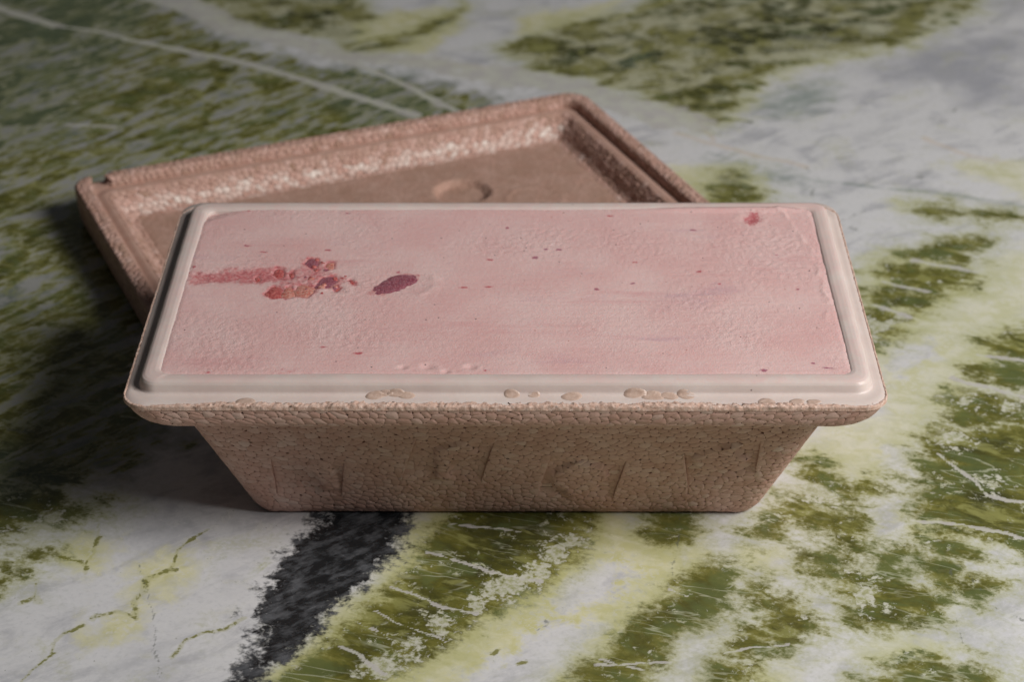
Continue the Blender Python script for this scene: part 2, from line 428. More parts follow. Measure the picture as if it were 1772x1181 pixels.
# ------------------------------------------------------------------ materials
def marble_material():
    g = G('green_marble')
    P = g.coords((100, 100, 100))                               # centimetres
    ol, li, bk, ve = g.rgb('stone_a')                           # signed distances in cm, vein strength
    cr, gy, te, st = g.rgb('stone_b')
    pk, gl, dk, wh = g.rgb('stone_c')
    def c5(x): return g.add(x, -0.5)
    big = g.noise(P, 0.42, 6, 0.58, 0.8)
    mid = g.noise(P, 1.3, 9, 0.58, 0.4)
    fin = g.noise(P, 5.0, 8, 0.64, 0.3)
    grain = g.noise(P, 22.0, 4, 0.75)
    far = g.ss(st, -1.2, 0.5)
    sep = g.n('ShaderNodeSeparateXYZ'); g.t.links.new(P, sep.inputs[0])
    back = g.ss(sep.outputs[1], 27.0, 33.0)
    # streaks that run across the bands
    Pt = g.coords((55, 125, 100), math.radians(20))
    band = g.noise(Pt, 1.0, 8, 0.62, 0.8)
    Pf = g.coords((34, 72, 100), math.radians(-18))
    wave = g.noise(Pf, 0.50, 7, 0.55, 1.5)
    # --- white stone: mottled, with violet-grey clouds and fine dark grain
    Ps = g.coords((45, 120, 100), math.radians(-34))
    ws = g.noise(Ps, 0.7, 8, 0.66, 0.7)
    gm = g.ss(g.add(gy, g.add(g.mul(c5(big), 5.0), g.mul(c5(ws), 4.0))), -1.4, 3.4)
    gm = g.mx(gm, g.mul(g.ss(g.add(g.mul(big, 0.5), g.mul(ws, 0.5)), 0.48, 0.66), 0.75))
    c = g.mix(gm, (0.66, 0.65, 0.655), (0.36, 0.36, 0.395))
    c = g.mix(g.mul(g.ss(ws, 0.46, 0.68), 0.35), c, (0.46, 0.455, 0.46))
    c = g.mix(g.mul(g.ss(fin, 0.48, 0.70), 0.25), c, (0.36, 0.37, 0.38))
    c = g.mix(g.mul(g.ss(fin, 0.46, 0.30), 0.30), c, (0.74, 0.73, 0.71))
    tm = g.ss(g.add(te, g.add(g.mul(c5(mid), 3.0), g.mul(c5(ws), 3.5))), -0.9, 1.6)
    c = g.mix(g.mul(tm, 0.70), c, (0.21, 0.26, 0.225))
    c = g.mix(g.mul(g.ss(g.add(pk, g.mul(c5(mid), 1.5)), 0.2, 1.0), 0.45), c, (0.62, 0.50, 0.38))
    # faint lime bleeding into the white everywhere
    bl = g.noise(g.coords((100, 100, 100), 0.7, 'Object', (13, 4, 0)), 0.30, 7, 0.64, 0.6)
    c = g.mix(g.mul(g.ss(bl, 0.53, 0.70), g.mul(g.ss(fin, 0.35, 0.6), 0.45)), c, (0.50, 0.50, 0.30))
    # small dark and olive specks
    sp = g.voro(P, 2.6)
    spm = g.mul(g.ss(g.add(sp.outputs['Distance'], g.mul(c5(fin), 0.10)), 0.075, 0.03), g.ss(mid, 0.50, 0.56))
    c = g.mix(g.mul(spm, 0.75), c, (0.10, 0.11, 0.05))
    # --- lime
    lt = g.add(li, g.add(g.mul(c5(big), 2.2), g.mul(c5(mid), 2.6)))
    lm = g.ss(lt, -0.75, 0.60)
    lm = g.mul(lm, g.inv(g.ss(g.add(wh, g.add(g.mul(c5(mid), 3.0), g.mul(c5(fin), 1.5))), -0.5, 0.4)))
    right = g.ss(sep.outputs[0], 5.0, 11.0)
    limec = g.mix(g.ss(g.add(mid, g.mul(c5(band), 0.5)), 0.36, 0.66), g.mix(right, (0.56, 0.535, 0.25), (0.56, 0.55, 0.34)), g.mix(right, (0.69, 0.66, 0.44), (0.68, 0.66, 0.53)))
    sug = g.mul(g.ss(fin, 0.50, 0.62), g.ss(g.add(big, g.mul(c5(grain), 0.4)), 0.42, 0.56))
    limec = g.mix(g.mul(sug, 0.75), limec, (0.69, 0.67, 0.60))
    c = g.mix(g.mul(lm, 0.94), c, limec)
    # --- streaky green of the far corner
    Pk = g.coords((34, 130, 100), math.radians(-47))
    sk = g.noise(Pk, 0.40, 9, 0.64, 1.3)
    sk2 = g.noise(g.coords((45, 120, 100), math.radians(-47), 'Object', (9, 3, 0)), 1.6, 8, 0.64, 0.6)
    stz = g.ss(g.add(st, g.add(g.mul(c5(mid), 3.0), g.mul(c5(big), 3.0))), -1.0, 1.0)
    c = g.mix(g.mul(stz, 0.86), c, g.mix(g.ss(g.add(big, g.mul(c5(sk2), 1.3)), 0.62, 0.38), (0.09, 0.115, 0.078), (0.28, 0.278, 0.255)))
    st_t = g.mul(g.add(g.add(g.mul(c5(sk), 5.4), g.mul(c5(sk2), 4.2)), g.add(g.mul(c5(fin), 1.2), 0.06)), 1.45)
    # --- olive: colour deepens from the rim of a patch to its heart
    right = g.mx(g.ss(sep.outputs[0], 4.0, 9.0), g.ss(sep.outputs[0], -8.0, -11.0, 0.45, 1.0))
    midr = g.noise(g.coords((58, 122, 100), math.radians(28), 'Object', (4, 8, 0)), 1.25, 9, 0.60, 0.5)
    midx = g.add(g.mul(mid, 0.35), g.mul(midr, 0.65))
    ot = g.add(g.mul(ol, g.ss(right, 0.0, 1.0, 1.25, 0.95)), g.add(g.add(g.mul(c5(midx), g.ss(right, 0.0, 1.0, 2.0, 4.4)), g.mul(c5(fin), g.ss(right, 0.0, 1.0, 1.2, 1.8))), g.add(g.mul(c5(band), 0.35), g.ss(right, 0.0, 1.0, 0.10, 0.26))))
    ot = g.add(ot, g.mul(back, g.add(g.mul(c5(wave), 3.6), -0.05)))
    ot = g.mx(ot, g.add(g.mul(stz, 3.0), g.add(st_t, -3.0)))
    c = g.mix(g.mul(g.mul(g.ss(ot, -1.9, -0.2), g.inv(stz)), 0.32), c, (0.42, 0.44, 0.28))
    halo = g.ss(ot, -0.95, 0.15)
    c = g.mix(g.mul(halo, 0.48), c, (0.40, 0.395, 0.13))
    om = g.ss(ot, -0.38, 0.48)
    tone = g.add(g.mul(ot, 0.16), g.add(g.mul(c5(band), 0.9), g.mul(c5(mid), 0.5)))
    oc = g.ramp(g.add(tone, 0.30), [
        (0.12, (0.30, 0.285, 0.10)), (0.26, (0.185, 0.176, 0.040)), (0.42, (0.112, 0.108, 0.018)),
        (0.58, (0.064, 0.064, 0.010)), (0.80, (0.028, 0.030, 0.006))])
    oc = g.mix(g.mul(g.ss(g.add(big, g.mul(c5(midr), 0.6)), 0.48, 0.66), 0.65), oc, (0.105, 0.135, 0.045))
    oc = g.mix(g.mul(g.ss(g.add(big, g.mul(c5(midr), 0.9)), 0.44, 0.30), 0.6), oc, (0.30, 0.30, 0.10))
    oc = g.mix(g.mul(g.ss(te, -0.8, 0.8), 0.65), oc, (0.080, 0.115, 0.080))
    oc = g.mix(g.mul(g.mul(back, g.inv(stz)), g.mul(g.ss(g.add(wave, g.mul(c5(mid), 0.7)), 0.64, 0.40), 0.95)), oc, g.mix(g.ss(g.add(big, g.mul(c5(fin), 0.5)), 0.40, 0.58), (0.24, 0.23, 0.075), (0.47, 0.455, 0.31)))
    # crumbly pale inclusions, in clumps
    cl = g.add(cr, g.add(g.mul(c5(mid), 3.4), g.mul(c5(fin), 2.6)))
    cn = g.noise(g.coords((100, 100, 100), 0.3, 'Object', (7, 2, 0)), 2.8, 9, 0.70, 0.4)
    clump = g.ss(g.noise(P, 0.75, 3, 0.5), 0.46, 0.60)
    crm = g.mx(g.ss(cl, -0.15, 0.35), g.mul(g.ss(cn, 0.54, 0.62), clump))
    crm = g.mul(crm, g.inv(g.mul(stz, 0.55)))
    crm = g.mul(crm, g.inv(g.mul(back, 0.6)))
    oc = g.mix(g.mul(crm, 0.86), oc, g.mix(g.ss(fin, 0.36, 0.62), (0.36, 0.37, 0.19), (0.62, 0.61, 0.53)))
    c = g.mix(g.mul(om, 0.97), c, oc)
    # --- fine pale cross veins in the green
    cv1 = g.noise(g.coords((15, 70, 100), math.radians(17)), 1.0, 4, 0.5, 0.5)
    hair = g.ss(g.math('ABSOLUTE', c5(cv1)), 0.012, 0.001)
    c = g.mix(g.mul(g.mul(hair, om), g.mul(g.ss(big, 0.40, 0.6), 0.50)), c, (0.52, 0.53, 0.38))
    # --- green threads, black band, dark marks, white veins
    c = g.mix(g.mul(g.ss(g.add(gl, g.mul(c5(mid), 1.6)), 0.05, 0.7), 0.35), c, (0.42, 0.41, 0.16))
    c = g.mix(g.mul(g.ss(g.add(g.mul(gl, 0.75), g.add(g.mul(c5(fin), 3.2), g.mul(c5(mid), 3.6))), 0.45, 0.95), g.mul(g.ss(gl, 0.0, 0.12), 0.85)), c, (0.18, 0.175, 0.032))
    b0 = g.add(bk, g.add(g.mul(c5(mid), 2.6), g.mul(c5(fin), 1.6)))
    bm = g.ss(g.add(b0, -0.08), -0.30, 0.34)
    bn = g.noise(g.coords((60, 170, 100), math.radians(-38)), 1.3, 9, 0.74)
    bc = g.mix(g.ss(g.add(bn, g.mul(c5(mid), 0.7)), 0.40, 0.74), (0.012, 0.014, 0.016), (0.11, 0.115, 0.125))
    gsp = g.voro(P, 5.5)
    bc = g.mix(g.mul(g.ss(gsp.outputs['Distance'], 0.085, 0.03), g.ss(fin, 0.52, 0.6)), bc, (0.55, 0.55, 0.53))
    c = g.mix(bm, c, bc)
    c = g.mix(g.mul(g.ss(g.add(g.mul(dk, 0.75), g.add(g.mul(c5(fin), 2.4), g.mul(c5(mid), 2.8))), 0.40, 0.95), g.mul(g.ss(dk, 0.0, 0.12), 0.55)), c, (0.11, 0.12, 0.10))
    vm = g.ss(g.add(ve, g.mul(g.add(g.mul(c5(fin), 1.9), g.mul(c5(mid), 2.4)), g.ss(stz, 0.0, 1.0, 1.0, 0.45))), 0.25, 0.75)
    c = g.mix(g.mul(vm, g.mul(g.ss(ve, 0.0, 0.1), 0.84)), c, g.mix(g.ss(mid, 0.4, 0.62), (0.56, 0.555, 0.47), (0.50, 0.475, 0.45)))
    rough = g.ss(mid, 0.3, 0.7, 0.18, 0.28)
    g.bump(fin, 0.04, 0.0005)
    return g.out(c, rough, 0.5)

def foam_material(name, floor=False):
    g = G(name)
    P = g.coords((100, 100, 100))
    tone = g.attr('tone').outputs['Fac']
    n1 = g.noise(P, 1.4, 4, 0.6)
    n2 = g.noise(P, 14.0, 4, 0.65)
    c = g.mix(g.ss(n1, 0.3, 0.7), (0.53, 0.312, 0.252), (0.60, 0.388, 0.325))
    c = g.mix(g.mul(g.ss(n2, 0.45, 0.75), 0.30), c, (0.37, 0.225, 0.155))
    c = g.mix(g.math('ABSOLUTE', g.mn(tone, 0.0)), c, (0.28, 0.168, 0.105))
    c = g.mix(g.mx(tone, 0.0), c, (0.80, 0.70, 0.63))
    if floor:
        v = g.voro(P, 4.2)
        e = g.ss(v.outputs['Distance'], 0.30, 0.62)
        c = g.mix(g.mul(e, 0.30), c, (0.33, 0.20, 0.14))
        g.bump(g.add(g.mul(e, -0.6), n2), 0.35, 0.0006)
    else:
        g.bump(g.add(n2, g.mul(g.noise(P, 40, 3, 0.6), 0.6)), 0.22, 0.0004)
    return g.out(c, 0.62, 0.30)

def crust_material():
    g = G('torn_foam')
    P = g.coords((100, 100, 100))
    n = g.noise(P, 8, 6, 0.7)
    c = g.ramp(n, [(0.28, (0.38, 0.21, 0.145)), (0.40, (0.54, 0.345, 0.265)), (0.56, (0.63, 0.45, 0.37)), (0.72, (0.74, 0.60, 0.53))])
    g.bump(n, 0.5, 0.0008)
    return g.out(c, 0.6, 0.3)

def liner_material():
    g = G('cream_film')
    P = g.coords((100, 100, 100))
    n = g.noise(P, 0.6, 5, 0.6)
    c = g.mix(g.ss(n, 0.35, 0.7), (0.62, 0.510, 0.467), (0.65, 0.555, 0.51))
    sm = g.attr('smear').outputs['Fac']
    c = g.mix(g.mul(g.ss(g.add(sm, g.mul(g.add(g.noise(P, 3, 5, 0.65), -0.5), 1.2)), 0.2, 0.9), 0.75), c, (0.68, 0.47, 0.44))
    v = g.voro(P, 1.3)
    c = g.mix(g.mul(g.ss(v.outputs['Distance'], 0.045, 0.02), 0.85), c, (0.10, 0.05, 0.04))
    g.bump(g.noise(P, 3.0, 4, 0.55), 0.10, 0.0006)
    return g.out(c, g.ss(n, 0.3, 0.7, 0.34, 0.46), 0.42, 0.12, (1, .6, .4), 0.0012)

def ice_material():
    g = G('strawberry_ice_cream')
    P = g.coords((100, 100, 100))
    berry, fleck, pale, roughz = g.rgb('marks')
    n = g.noise(P, 0.35, 5, 0.6)
    c = g.mix(g.ss(n, 0.35, 0.68), (0.695, 0.425, 0.405), (0.735, 0.505, 0.48))
    c = g.mix(g.mul(g.ss(g.noise(P, 7, 5, 0.7), 0.48, 0.75), 0.35), c, (0.76, 0.58, 0.545))
    lil = g.noise(g.coords((40, 140, 100)), 0.55, 4, 0.6)
    c = g.mix(g.mul(g.ss(lil, 0.60, 0.76), 0.5), c, (0.54, 0.34, 0.38))
    pks = g.noise(g.coords((16, 110, 100), 0.03, 'Object', (2, 7, 0)), 0.8, 5, 0.65)
    c = g.mix(g.mul(g.ss(pks, 0.56, 0.74), 0.55), c, (0.62, 0.30, 0.30))
    c = g.mix(g.mul(pale, 0.5), c, (0.82, 0.62, 0.58))
    bn = g.noise(P, 6.5, 7, 0.72)
    bm = g.ss(g.add(berry, g.mul(g.add(bn, -0.5), 1.5)), 0.28, 0.85)
    bc = g.ramp(g.noise(P, 9, 5, 0.7), [(0.33, (0.36, 0.040, 0.055)), (0.5, (0.52, 0.12, 0.13)), (0.65, (0.66, 0.30, 0.29))])
    c = g.mix(g.mul(bm, 0.85), c, bc)
    fm = g.ss(g.add(fleck, g.mul(g.add(g.noise(P, 12, 4, 0.7), -0.5), 2.2)), 0.22, 0.80)
    fc = g.mix(g.ss(g.noise(P, 0.35, 1, 0.5), 0.45, 0.6), (0.47, 0.07, 0.09), (0.33, 0.085, 0.14))
    c = g.mix(g.mul(fm, 0.85), c, fc)
    v = g.voro(P, 1.65)                                        # seeds of vanilla and crumbs of fruit
    c = g.mix(g.mul(g.ss(v.outputs['Distance'], 0.062, 0.036), 0.9), c, (0.045, 0.025, 0.03))
    v2 = g.voro(g.coords((100, 100, 100), 0.4, 'Object', (3, 5, 0)), 1.25)
    c = g.mix(g.mul(g.ss(v2.outputs['Distance'], 0.042, 0.026), 0.8), c, (0.42, 0.10, 0.05))
    n3 = g.noise(P, 15, 5, 0.62)
    fr = g.ss(g.noise(P, 11, 5, 0.75), 0.52, 0.70)
    c = g.mix(g.mul(fr, g.add(0.12, g.mul(roughz, 0.35))), c, (0.80, 0.64, 0.60))
    g.bump(g.add(g.mul(n3, g.add(0.35, g.mul(roughz, 0.8))), g.mul(g.noise(P, 6, 4, 0.6), 0.45)), 0.42, 0.0008)
    return g.out(c, 0.46, 0.42, 0.18, (1, .45, .35), 0.0018)

def berry_material(name, dark, light, frost):
    g = G(name)
    P = g.coords((100, 100, 100))
    n = g.noise(P, 11, 6, 0.7)
    c = g.mix(g.ss(n, 0.34, 0.66), dark, light)
    f = g.ss(g.noise(P, 26, 4, 0.75), 0.46, 0.7)
    c = g.mix(g.mul(f, frost), c, (0.55, 0.33, 0.36))
    g.bump(n, 0.6, 0.0010)
    return g.out(c, 0.20, 0.5, 0.3, (1, .25, .2), 0.0015, 0.35)

def thin_material():
    g = G('bead_under_film')
    P = g.coords((100, 100, 100))
    c = g.mix(g.ss(g.noise(P, 7, 5, 0.7), 0.35, 0.68), (0.46, 0.320, 0.250), (0.55, 0.410, 0.340))
    g.bump(g.noise(P, 10, 4, 0.6), 0.2, 0.0004)
    return g.out(c, 0.4, 0.45)

MARBLE = marble_material()
THINM = thin_material()
FOAM = foam_material('bead_foam')
FOAM_FLOOR = foam_material('pressed_foam', True)
CRUST = crust_material()
FILM = liner_material()
ICE = ice_material()
BERRY_DARK = berry_material('dark_berry', (0.24, 0.040, 0.070), (0.40, 0.130, 0.160), 0.75)
BERRY_RED = berry_material('red_berry', (0.40, 0.040, 0.045), (0.64, 0.20, 0.17), 0.30)
BERRY_PALE = berry_material('pale_berry', (0.55, 0.13, 0.09), (0.74, 0.40, 0.33), 0.10)

# ------------------------------------------------------------------ marble table top
def axis(lo, hi, flo, fhi, step0, step1):
    a = [flo]
    while a[-1] < fhi:
        k = (a[-1]-flo)/(fhi-flo)
        a.append(a[-1]+step0+(step1-step0)*k)
    pre = list(np.arange(lo, flo-1e-4, 0.03)); post = list(np.arange(a[-1]+0.03, hi+0.031, 0.03))
    return np.array(pre+a+post)

def build_table():
    xs = axis(-0.9, 0.9, -0.30, 0.30, 0.0008, 0.0008)
    ys = axis(-0.5, 1.3, -0.075, 0.56, 0.0007, 0.0020)
    X, Y = np.meshgrid(xs, ys)
    nx, ny = len(xs), len(ys)
    px, py = (X*1000).ravel(), (Y*1000).ravel()
    # wobble the drawn outlines a little so that no edge is straight
    wx = px+3.0*fbm(px/22, py/22, 3, 11); wy = py+3.0*fbm(px/22, py/22, 3, 31)
    F = {}
    # outside the drawn area the same stone goes on
    edge = np.maximum(np.maximum(np.abs(px)-(150+0.25*(py+60)), -70-py), py-560)
    outm = smooth(-5, 40, edge)
    for k, polys in REGIONS.items():
        f = np.full(px.shape, -25.0)
        for q in polys:
            a = np.array(q, float)
            lo = a.min(0)-26; hi = a.max(0)+26
            m = (wx > lo[0]) & (wx < hi[0]) & (wy > lo[1]) & (wy < hi[1])
            if m.any(): f[m] = np.maximum(f[m], poly_sd(wx[m], wy[m], q))
        f = np.clip(f, -25, 25)/10
        rnd = fbm(px/90+hash_of(k), py/90, 3, 50+len(k))*5-{'olive': .4, 'lime': .2, 'streak': 1.5}.get(k, 1.8)
        F[k] = f*(1-outm)+np.clip(rnd, -2.5, 2.5)*outm
    L = {}
    sx = px+1.0*fbm(px/9, py/9, 2, 71)+0.6*(wx-px); sy = py+1.0*fbm(px/9, py/9, 2, 91)+0.6*(wy-py)
    for kind, hw, pts in LINES:
        f = L.setdefault(kind, np.zeros(px.shape))
        a = np.array(pts); pad = hw*3+3
        lo = a.min(0)-pad; hi = a.max(0)+pad
        m = (sx > lo[0]) & (sx < hi[0]) & (sy > lo[1]) & (sy < hi[1])
        d = np.full(m.sum(), 1e9)
        for i in range(len(pts)-1): d = np.minimum(d, seg_dist(sx[m], sy[m], pts[i], pts[i+1]))
        w = max(hw, 0.40)
        f[m] = np.maximum(f[m], 1-smooth(w*0.35, w*1.45+0.15, d))
    z = np.zeros_like(px)
    A = np.stack([F['olive'], F['lime'], F['black'], L['vein']], 1)
    B = np.stack([F['crumb'], F['grey'], np.maximum(F['teal'], L['tealline']*2.5-2), F['streak']], 1)
    C = np.stack([L['pink'], L['green'], L['dark'], F['white']], 1)
    V = np.stack([X.ravel(), Y.ravel(), z], 1)
    idx = np.arange(nx*ny).reshape(ny, nx)
    quads = np.stack([idx[:-1, :-1], idx[:-1, 1:], idx[1:, 1:], idx[1:, :-1]], -1).reshape(-1, 4)
    # skirt and underside give the slab its 20 mm of thickness
    per = np.concatenate([idx[0, :], idx[1:, -1], idx[-1, -2::-1], idx[-2:0:-1, 0]])
    low = V[per].copy(); low[:, 2] = -0.020
    base = len(V); n = len(per)
    V = np.concatenate([V, low]); A, B, C = [np.concatenate([q, q[per]]) for q in (A, B, C)]
    i = np.arange(n); j = (i+1) % n
    side = np.stack([per[i], base+i, base+j, per[j]], 1)
    me = bpy.data.meshes.new('marble_table_top')
    faces = np.concatenate([quads, side])
    nf = len(faces)
    me.vertices.add(len(V)); me.vertices.foreach_set('co', V.ravel())
    me.loops.add(nf*4); me.loops.foreach_set('vertex_index', faces.ravel().astype(np.int32))
    me.polygons.add(nf); me.polygons.foreach_set('loop_start', np.arange(0, nf*4, 4, dtype=np.int32))
    me.update(calc_edges=True)
    for k, a in (('stone_a', A), ('stone_b', B), ('stone_c', C)):
        at = me.attributes.new(k, 'FLOAT_COLOR', 'POINT'); at.data.foreach_set('color', a.ravel())
    o = bpy.data.objects.new('marble_table_top', me); col.objects.link(o)
    me.materials.append(MARBLE)
    tag(o, 'polished table top of white marble veined with olive green and black', 'table top', kind='structure')

def hash_of(k): return float(sum(ord(ch) for ch in k) % 97)

build_table()

# ------------------------------------------------------------------ rounded-rectangle lofts
class Loft:
    """surface swept round a rounded rectangle; profile = list of (inset, z, corner radius), v runs along it"""
    def __init__(self, w, d, profile, ystretch=0.0, flip=False, xspread=0.0):
        self.xs = xspread
        self.hw, self.hd = w/2, d/2
        p = np.array(profile, float); self.p = p
        self.cum = np.concatenate([[0], np.cumsum(np.hypot(np.diff(p[:, 0]), np.diff(p[:, 1])))])
        self.V = self.cum[-1]
        mid = np.array([np.interp(self.V/2, self.cum, p[:, i]) for i in range(3)])
        hw, hd, r = self.hw-mid[0], self.hd-mid[0], mid[2]
        e1, e2, c = 2*(hw-r), 2*(hd-r), r*np.pi/2
        self.cs = np.concatenate([[0], np.cumsum([e1, c, e2, c, e1, c, e2, c])])
        self.U = self.cs[-1]
        self.ys = ystretch; self.flip = flip
    def at(self, u, v):
        u = np.asarray(u, float) % self.U; v = np.clip(v, 0, self.V)
        ins, z, r = [np.interp(v, self.cum, self.p[:, i]) for i in range(3)]
        hw, hd = self.hw-ins, self.hd-ins
        r = np.minimum(r, np.minimum(hw, hd)*0.98)
        s = np.clip(np.searchsorted(self.cs, u, side='right')-1, 0, 7)
        t = (u-self.cs[s])/(self.cs[s+1]-self.cs[s])
        ex, ey = hw-r, hd-r
        x = np.zeros_like(u); y = np.zeros_like(u)
        a = t*np.pi/2
        sn, cs = np.sin(a), np.cos(a)
        for k, (fx, fy) in enumerate([
            (lambda: -ex+2*ex*t, lambda: -hd), (lambda: ex+r*sn, lambda: -ey-r*cs),
            (lambda: hw, lambda: -ey+2*ey*t), (lambda: ex+r*cs, lambda: ey+r*sn),
            (lambda: ex-2*ex*t, lambda: hd), (lambda: -ex-r*sn, lambda: ey+r*cs),
            (lambda: -hw, lambda: ey-2*ey*t), (lambda: -ex-r*cs, lambda: -ey-r*sn)]):
            m = s == k
            if m.any():
                x[m] = np.broadcast_to(fx(), u.shape)[m]; y[m] = np.broadcast_to(fy(), u.shape)[m]
        if self.xs: x = x*(1+self.xs/self.hw*smooth(0.0005, 0.0062, ins))
        if self.ys: y = y+self.ys*(y+self.hd)/(2*self.hd)
        return np.stack([x, y, z], -1)
    def normal(self, u, v):
        e = 2e-4
        du = self.at(u+e, v)-self.at(u-e, v)
        dv = self.at(u, np.minimum(v+e, self.V))-self.at(u, np.maximum(v-e, 0))
        n = np.cross(du, dv)
        n /= np.linalg.norm(n, axis=-1, keepdims=True)+1e-12
        return -n if self.flip else n
    def ring_us(self, step=0.002, cstep=0.0008):
        us = []
        for i in range(8):
            L = self.cs[i+1]-self.cs[i]
            k = max(2, int(L/(step if i % 2 == 0 else cstep)))
            us += list(self.cs[i]+L*np.arange(k)/k)
        return np.array(us)
    def mesh(self, us=None, vs=None, cap_start=False, cap_end=False, push=None):
        us = self.ring_us() if us is None else us
        vs = self.cum if vs is None else vs
        Ug, Vg = np.meshgrid(us, vs)
        P = self.at(Ug.ravel(), Vg.ravel())
        if push is not None: P = P+self.normal(Ug.ravel(), Vg.ravel())*push(Ug.ravel(), Vg.ravel(), P)[:, None]
        n, m = len(us), len(vs)
        i = np.arange(n); j = (i+1) % n
        F = []
        for k in range(m-1):
            q = np.stack([k*n+i, k*n+j, (k+1)*n+j, (k+1)*n+i], 1)
            if self.flip: q = q[:, ::-1]
            F += q.tolist()
        if cap_start: F.append((np.arange(n)[::-1] if not self.flip else np.arange(n)).tolist())
        if cap_end: F.append((((m-1)*n+np.arange(n)) if not self.flip else ((m-1)*n+np.arange(n))[::-1]).tolist())
        return P, F

# ------------------------------------------------------------------ foam beads: cells of a Voronoi net on a loft
def clip_poly(poly, a, b, c):
    """keep a*x+b*y <= c"""
    out = []
    n = len(poly)
    for i in range(n):
        p, q = poly[i], poly[(i+1) % n]
        dp, dq = a*p[0]+b*p[1]-c, a*q[0]+b*q[1]-c
        if dp <= 0: out.append(p)
        if (dp < 0 < dq) or (dq < 0 < dp):
            t = dp/(dp-dq)
            out.append((p[0]+t*(q[0]-p[0]), p[1]+t*(q[1]-p[1])))
    return out

def cells(U, V, su, sv, seed, jitter=0.36):
    jitter = 0.52
    r = np.random.default_rng(seed)
    nu, nv = max(3, int(round(U/su))), max(1, int(round(V/sv)))
    su, sv = U/nu, V/nv
    pts = {}
    for j in range(nv):
        for i in range(nu):
            pts[i, j] = ((i+0.5*(j % 2)+0.25+r.uniform(-jitter, jitter))*su, (j+0.5+r.uniform(-0.42, 0.42))*sv)
    k = su/sv                                                  # cells are longer along the rim
    res = []
    for (i, j), p in pts.items():
        poly = [(p[0]-2*su, 0.0), (p[0]+2*su, 0.0), (p[0]+2*su, V), (p[0]-2*su, V)]
        poly = [(x, y*k) for x, y in poly]
        P = (p[0], p[1]*k)
        for dj in (-3, -2, -1, 0, 1, 2, 3):
            for di in (-3, -2, -1, 0, 1, 2, 3):
                if (di == 0 and dj == 0) or not 0 <= j+dj < nv: continue
                ii = i+di
                q = pts[ii % nu, j+dj]
                Q = (q[0]+(U if ii >= nu else -U if ii < 0 else 0), q[1]*k)
                a, b = Q[0]-P[0], Q[1]-P[1]
                poly = clip_poly(poly, a, b, (Q[0]**2+Q[1]**2-P[0]**2-P[1]**2)/2)
                if len(poly) < 3: break
            if len(poly) < 3: break
        if len(poly) >= 3: res.append([(x, y/k) for x, y in poly])
    return res

def chaikin(poly, f=0.24):
    out = []
    n = len(poly)
    for i in range(n):
        p, q = poly[i], poly[(i+1) % n]
        out.append((p[0]+f*(q[0]-p[0]), p[1]+f*(q[1]-p[1])))
        out.append((p[0]+(1-f)*(q[0]-p[0]), p[1]+(1-f)*(q[1]-p[1])))
    return out

def tidy(poly, eps):
    out = []
    for p in poly:
        if not out or math.hypot(p[0]-out[-1][0], p[1]-out[-1][1]) > eps: out.append(p)
    if len(out) > 2 and math.hypot(out[0][0]-out[-1][0], out[0][1]-out[-1][1]) <= eps: out.pop()
    return out

def bead(poly, gap, offset, dome, skirt, bevel=0.00008, cf=0.22):
    """rounded pillow over one cell: list of (u, v, height), faces"""
    poly = tidy(poly, 0.00018)
    if len(poly) < 3: return None
    c = chaikin(poly, cf)
    cu = sum(p[0] for p in c)/len(c); cv = sum(p[1] for p in c)/len(c)
    size = sum(math.hypot(p[0]-cu, p[1]-cv) for p in c)/len(c)
    if size < 0.0004: return None
    pts = []
    s0 = 1-gap/size
    for sc, h in ((s0, -skirt), (s0, -bevel), (s0, -bevel), (s0-0.08, 0.0)):
        for p in c: pts.append((cu+(p[0]-cu)*sc, cv+(p[1]-cv)*sc, offset+h))
    pts.append((cu, cv, offset+dome))
    n = len(c)
    F = []
    for k in (0, 2):                                            # skirt and pillow share no vertices: a crisp crease
        for i in range(n):
            j = (i+1) % n
            F.append((k*n+i, k*n+j, (k+1)*n+j, (k+1)*n+i))
    for i in range(n): F.append((3*n+i, 3*n+(i+1) % n, 4*n))
    return pts, F, size, (cu, cv)

def place_beads(loft, beads, parent, material, singles, score, mass_name='bead_mass', tonef=None):
    """the best-seen ones become parts of their own, the rest one joined part"""
    order = sorted(range(len(beads)), key=lambda i: -score(beads[i]))
    pick = set(order[:singles])
    mv, mf, mt = [], [], []
    for i, (pts, F, size, c) in enumerate(beads):
        a = np.array(pts)
        P = loft.at(a[:, 0], a[:, 1])
        N = loft.normal(np.full(len(a), c[0]), np.full(len(a), c[1]))*0.35+loft.normal(a[:, 0], a[:, 1])*0.65
        P = P+N*a[:, 2:3]
        tone = tonef(c, P) if tonef else random.gauss(0, 0.10)
        Fl = [f[::-1] for f in F] if loft.flip else F
        if i in pick:
            mesh_obj('bead', P, Fl, material, parent, True, {'tone': np.full(len(P), tone)})
        else:
            b = len(mv)
            mv.extend(P.tolist()); mf.extend([tuple(q+b for q in f) for f in Fl]); mt.extend([tone]*len(P))
    if mv:
        o = mesh_obj(mass_name, mv, mf, material, parent, True, {'tone': mt})
        o['kind'] = 'stuff'

# ------------------------------------------------------------------ the tub
tub = empty('foam_tub', TUB)
tag(tub, 'brown bead foam tub with slanted sides holding the pink ice cream', 'tub')

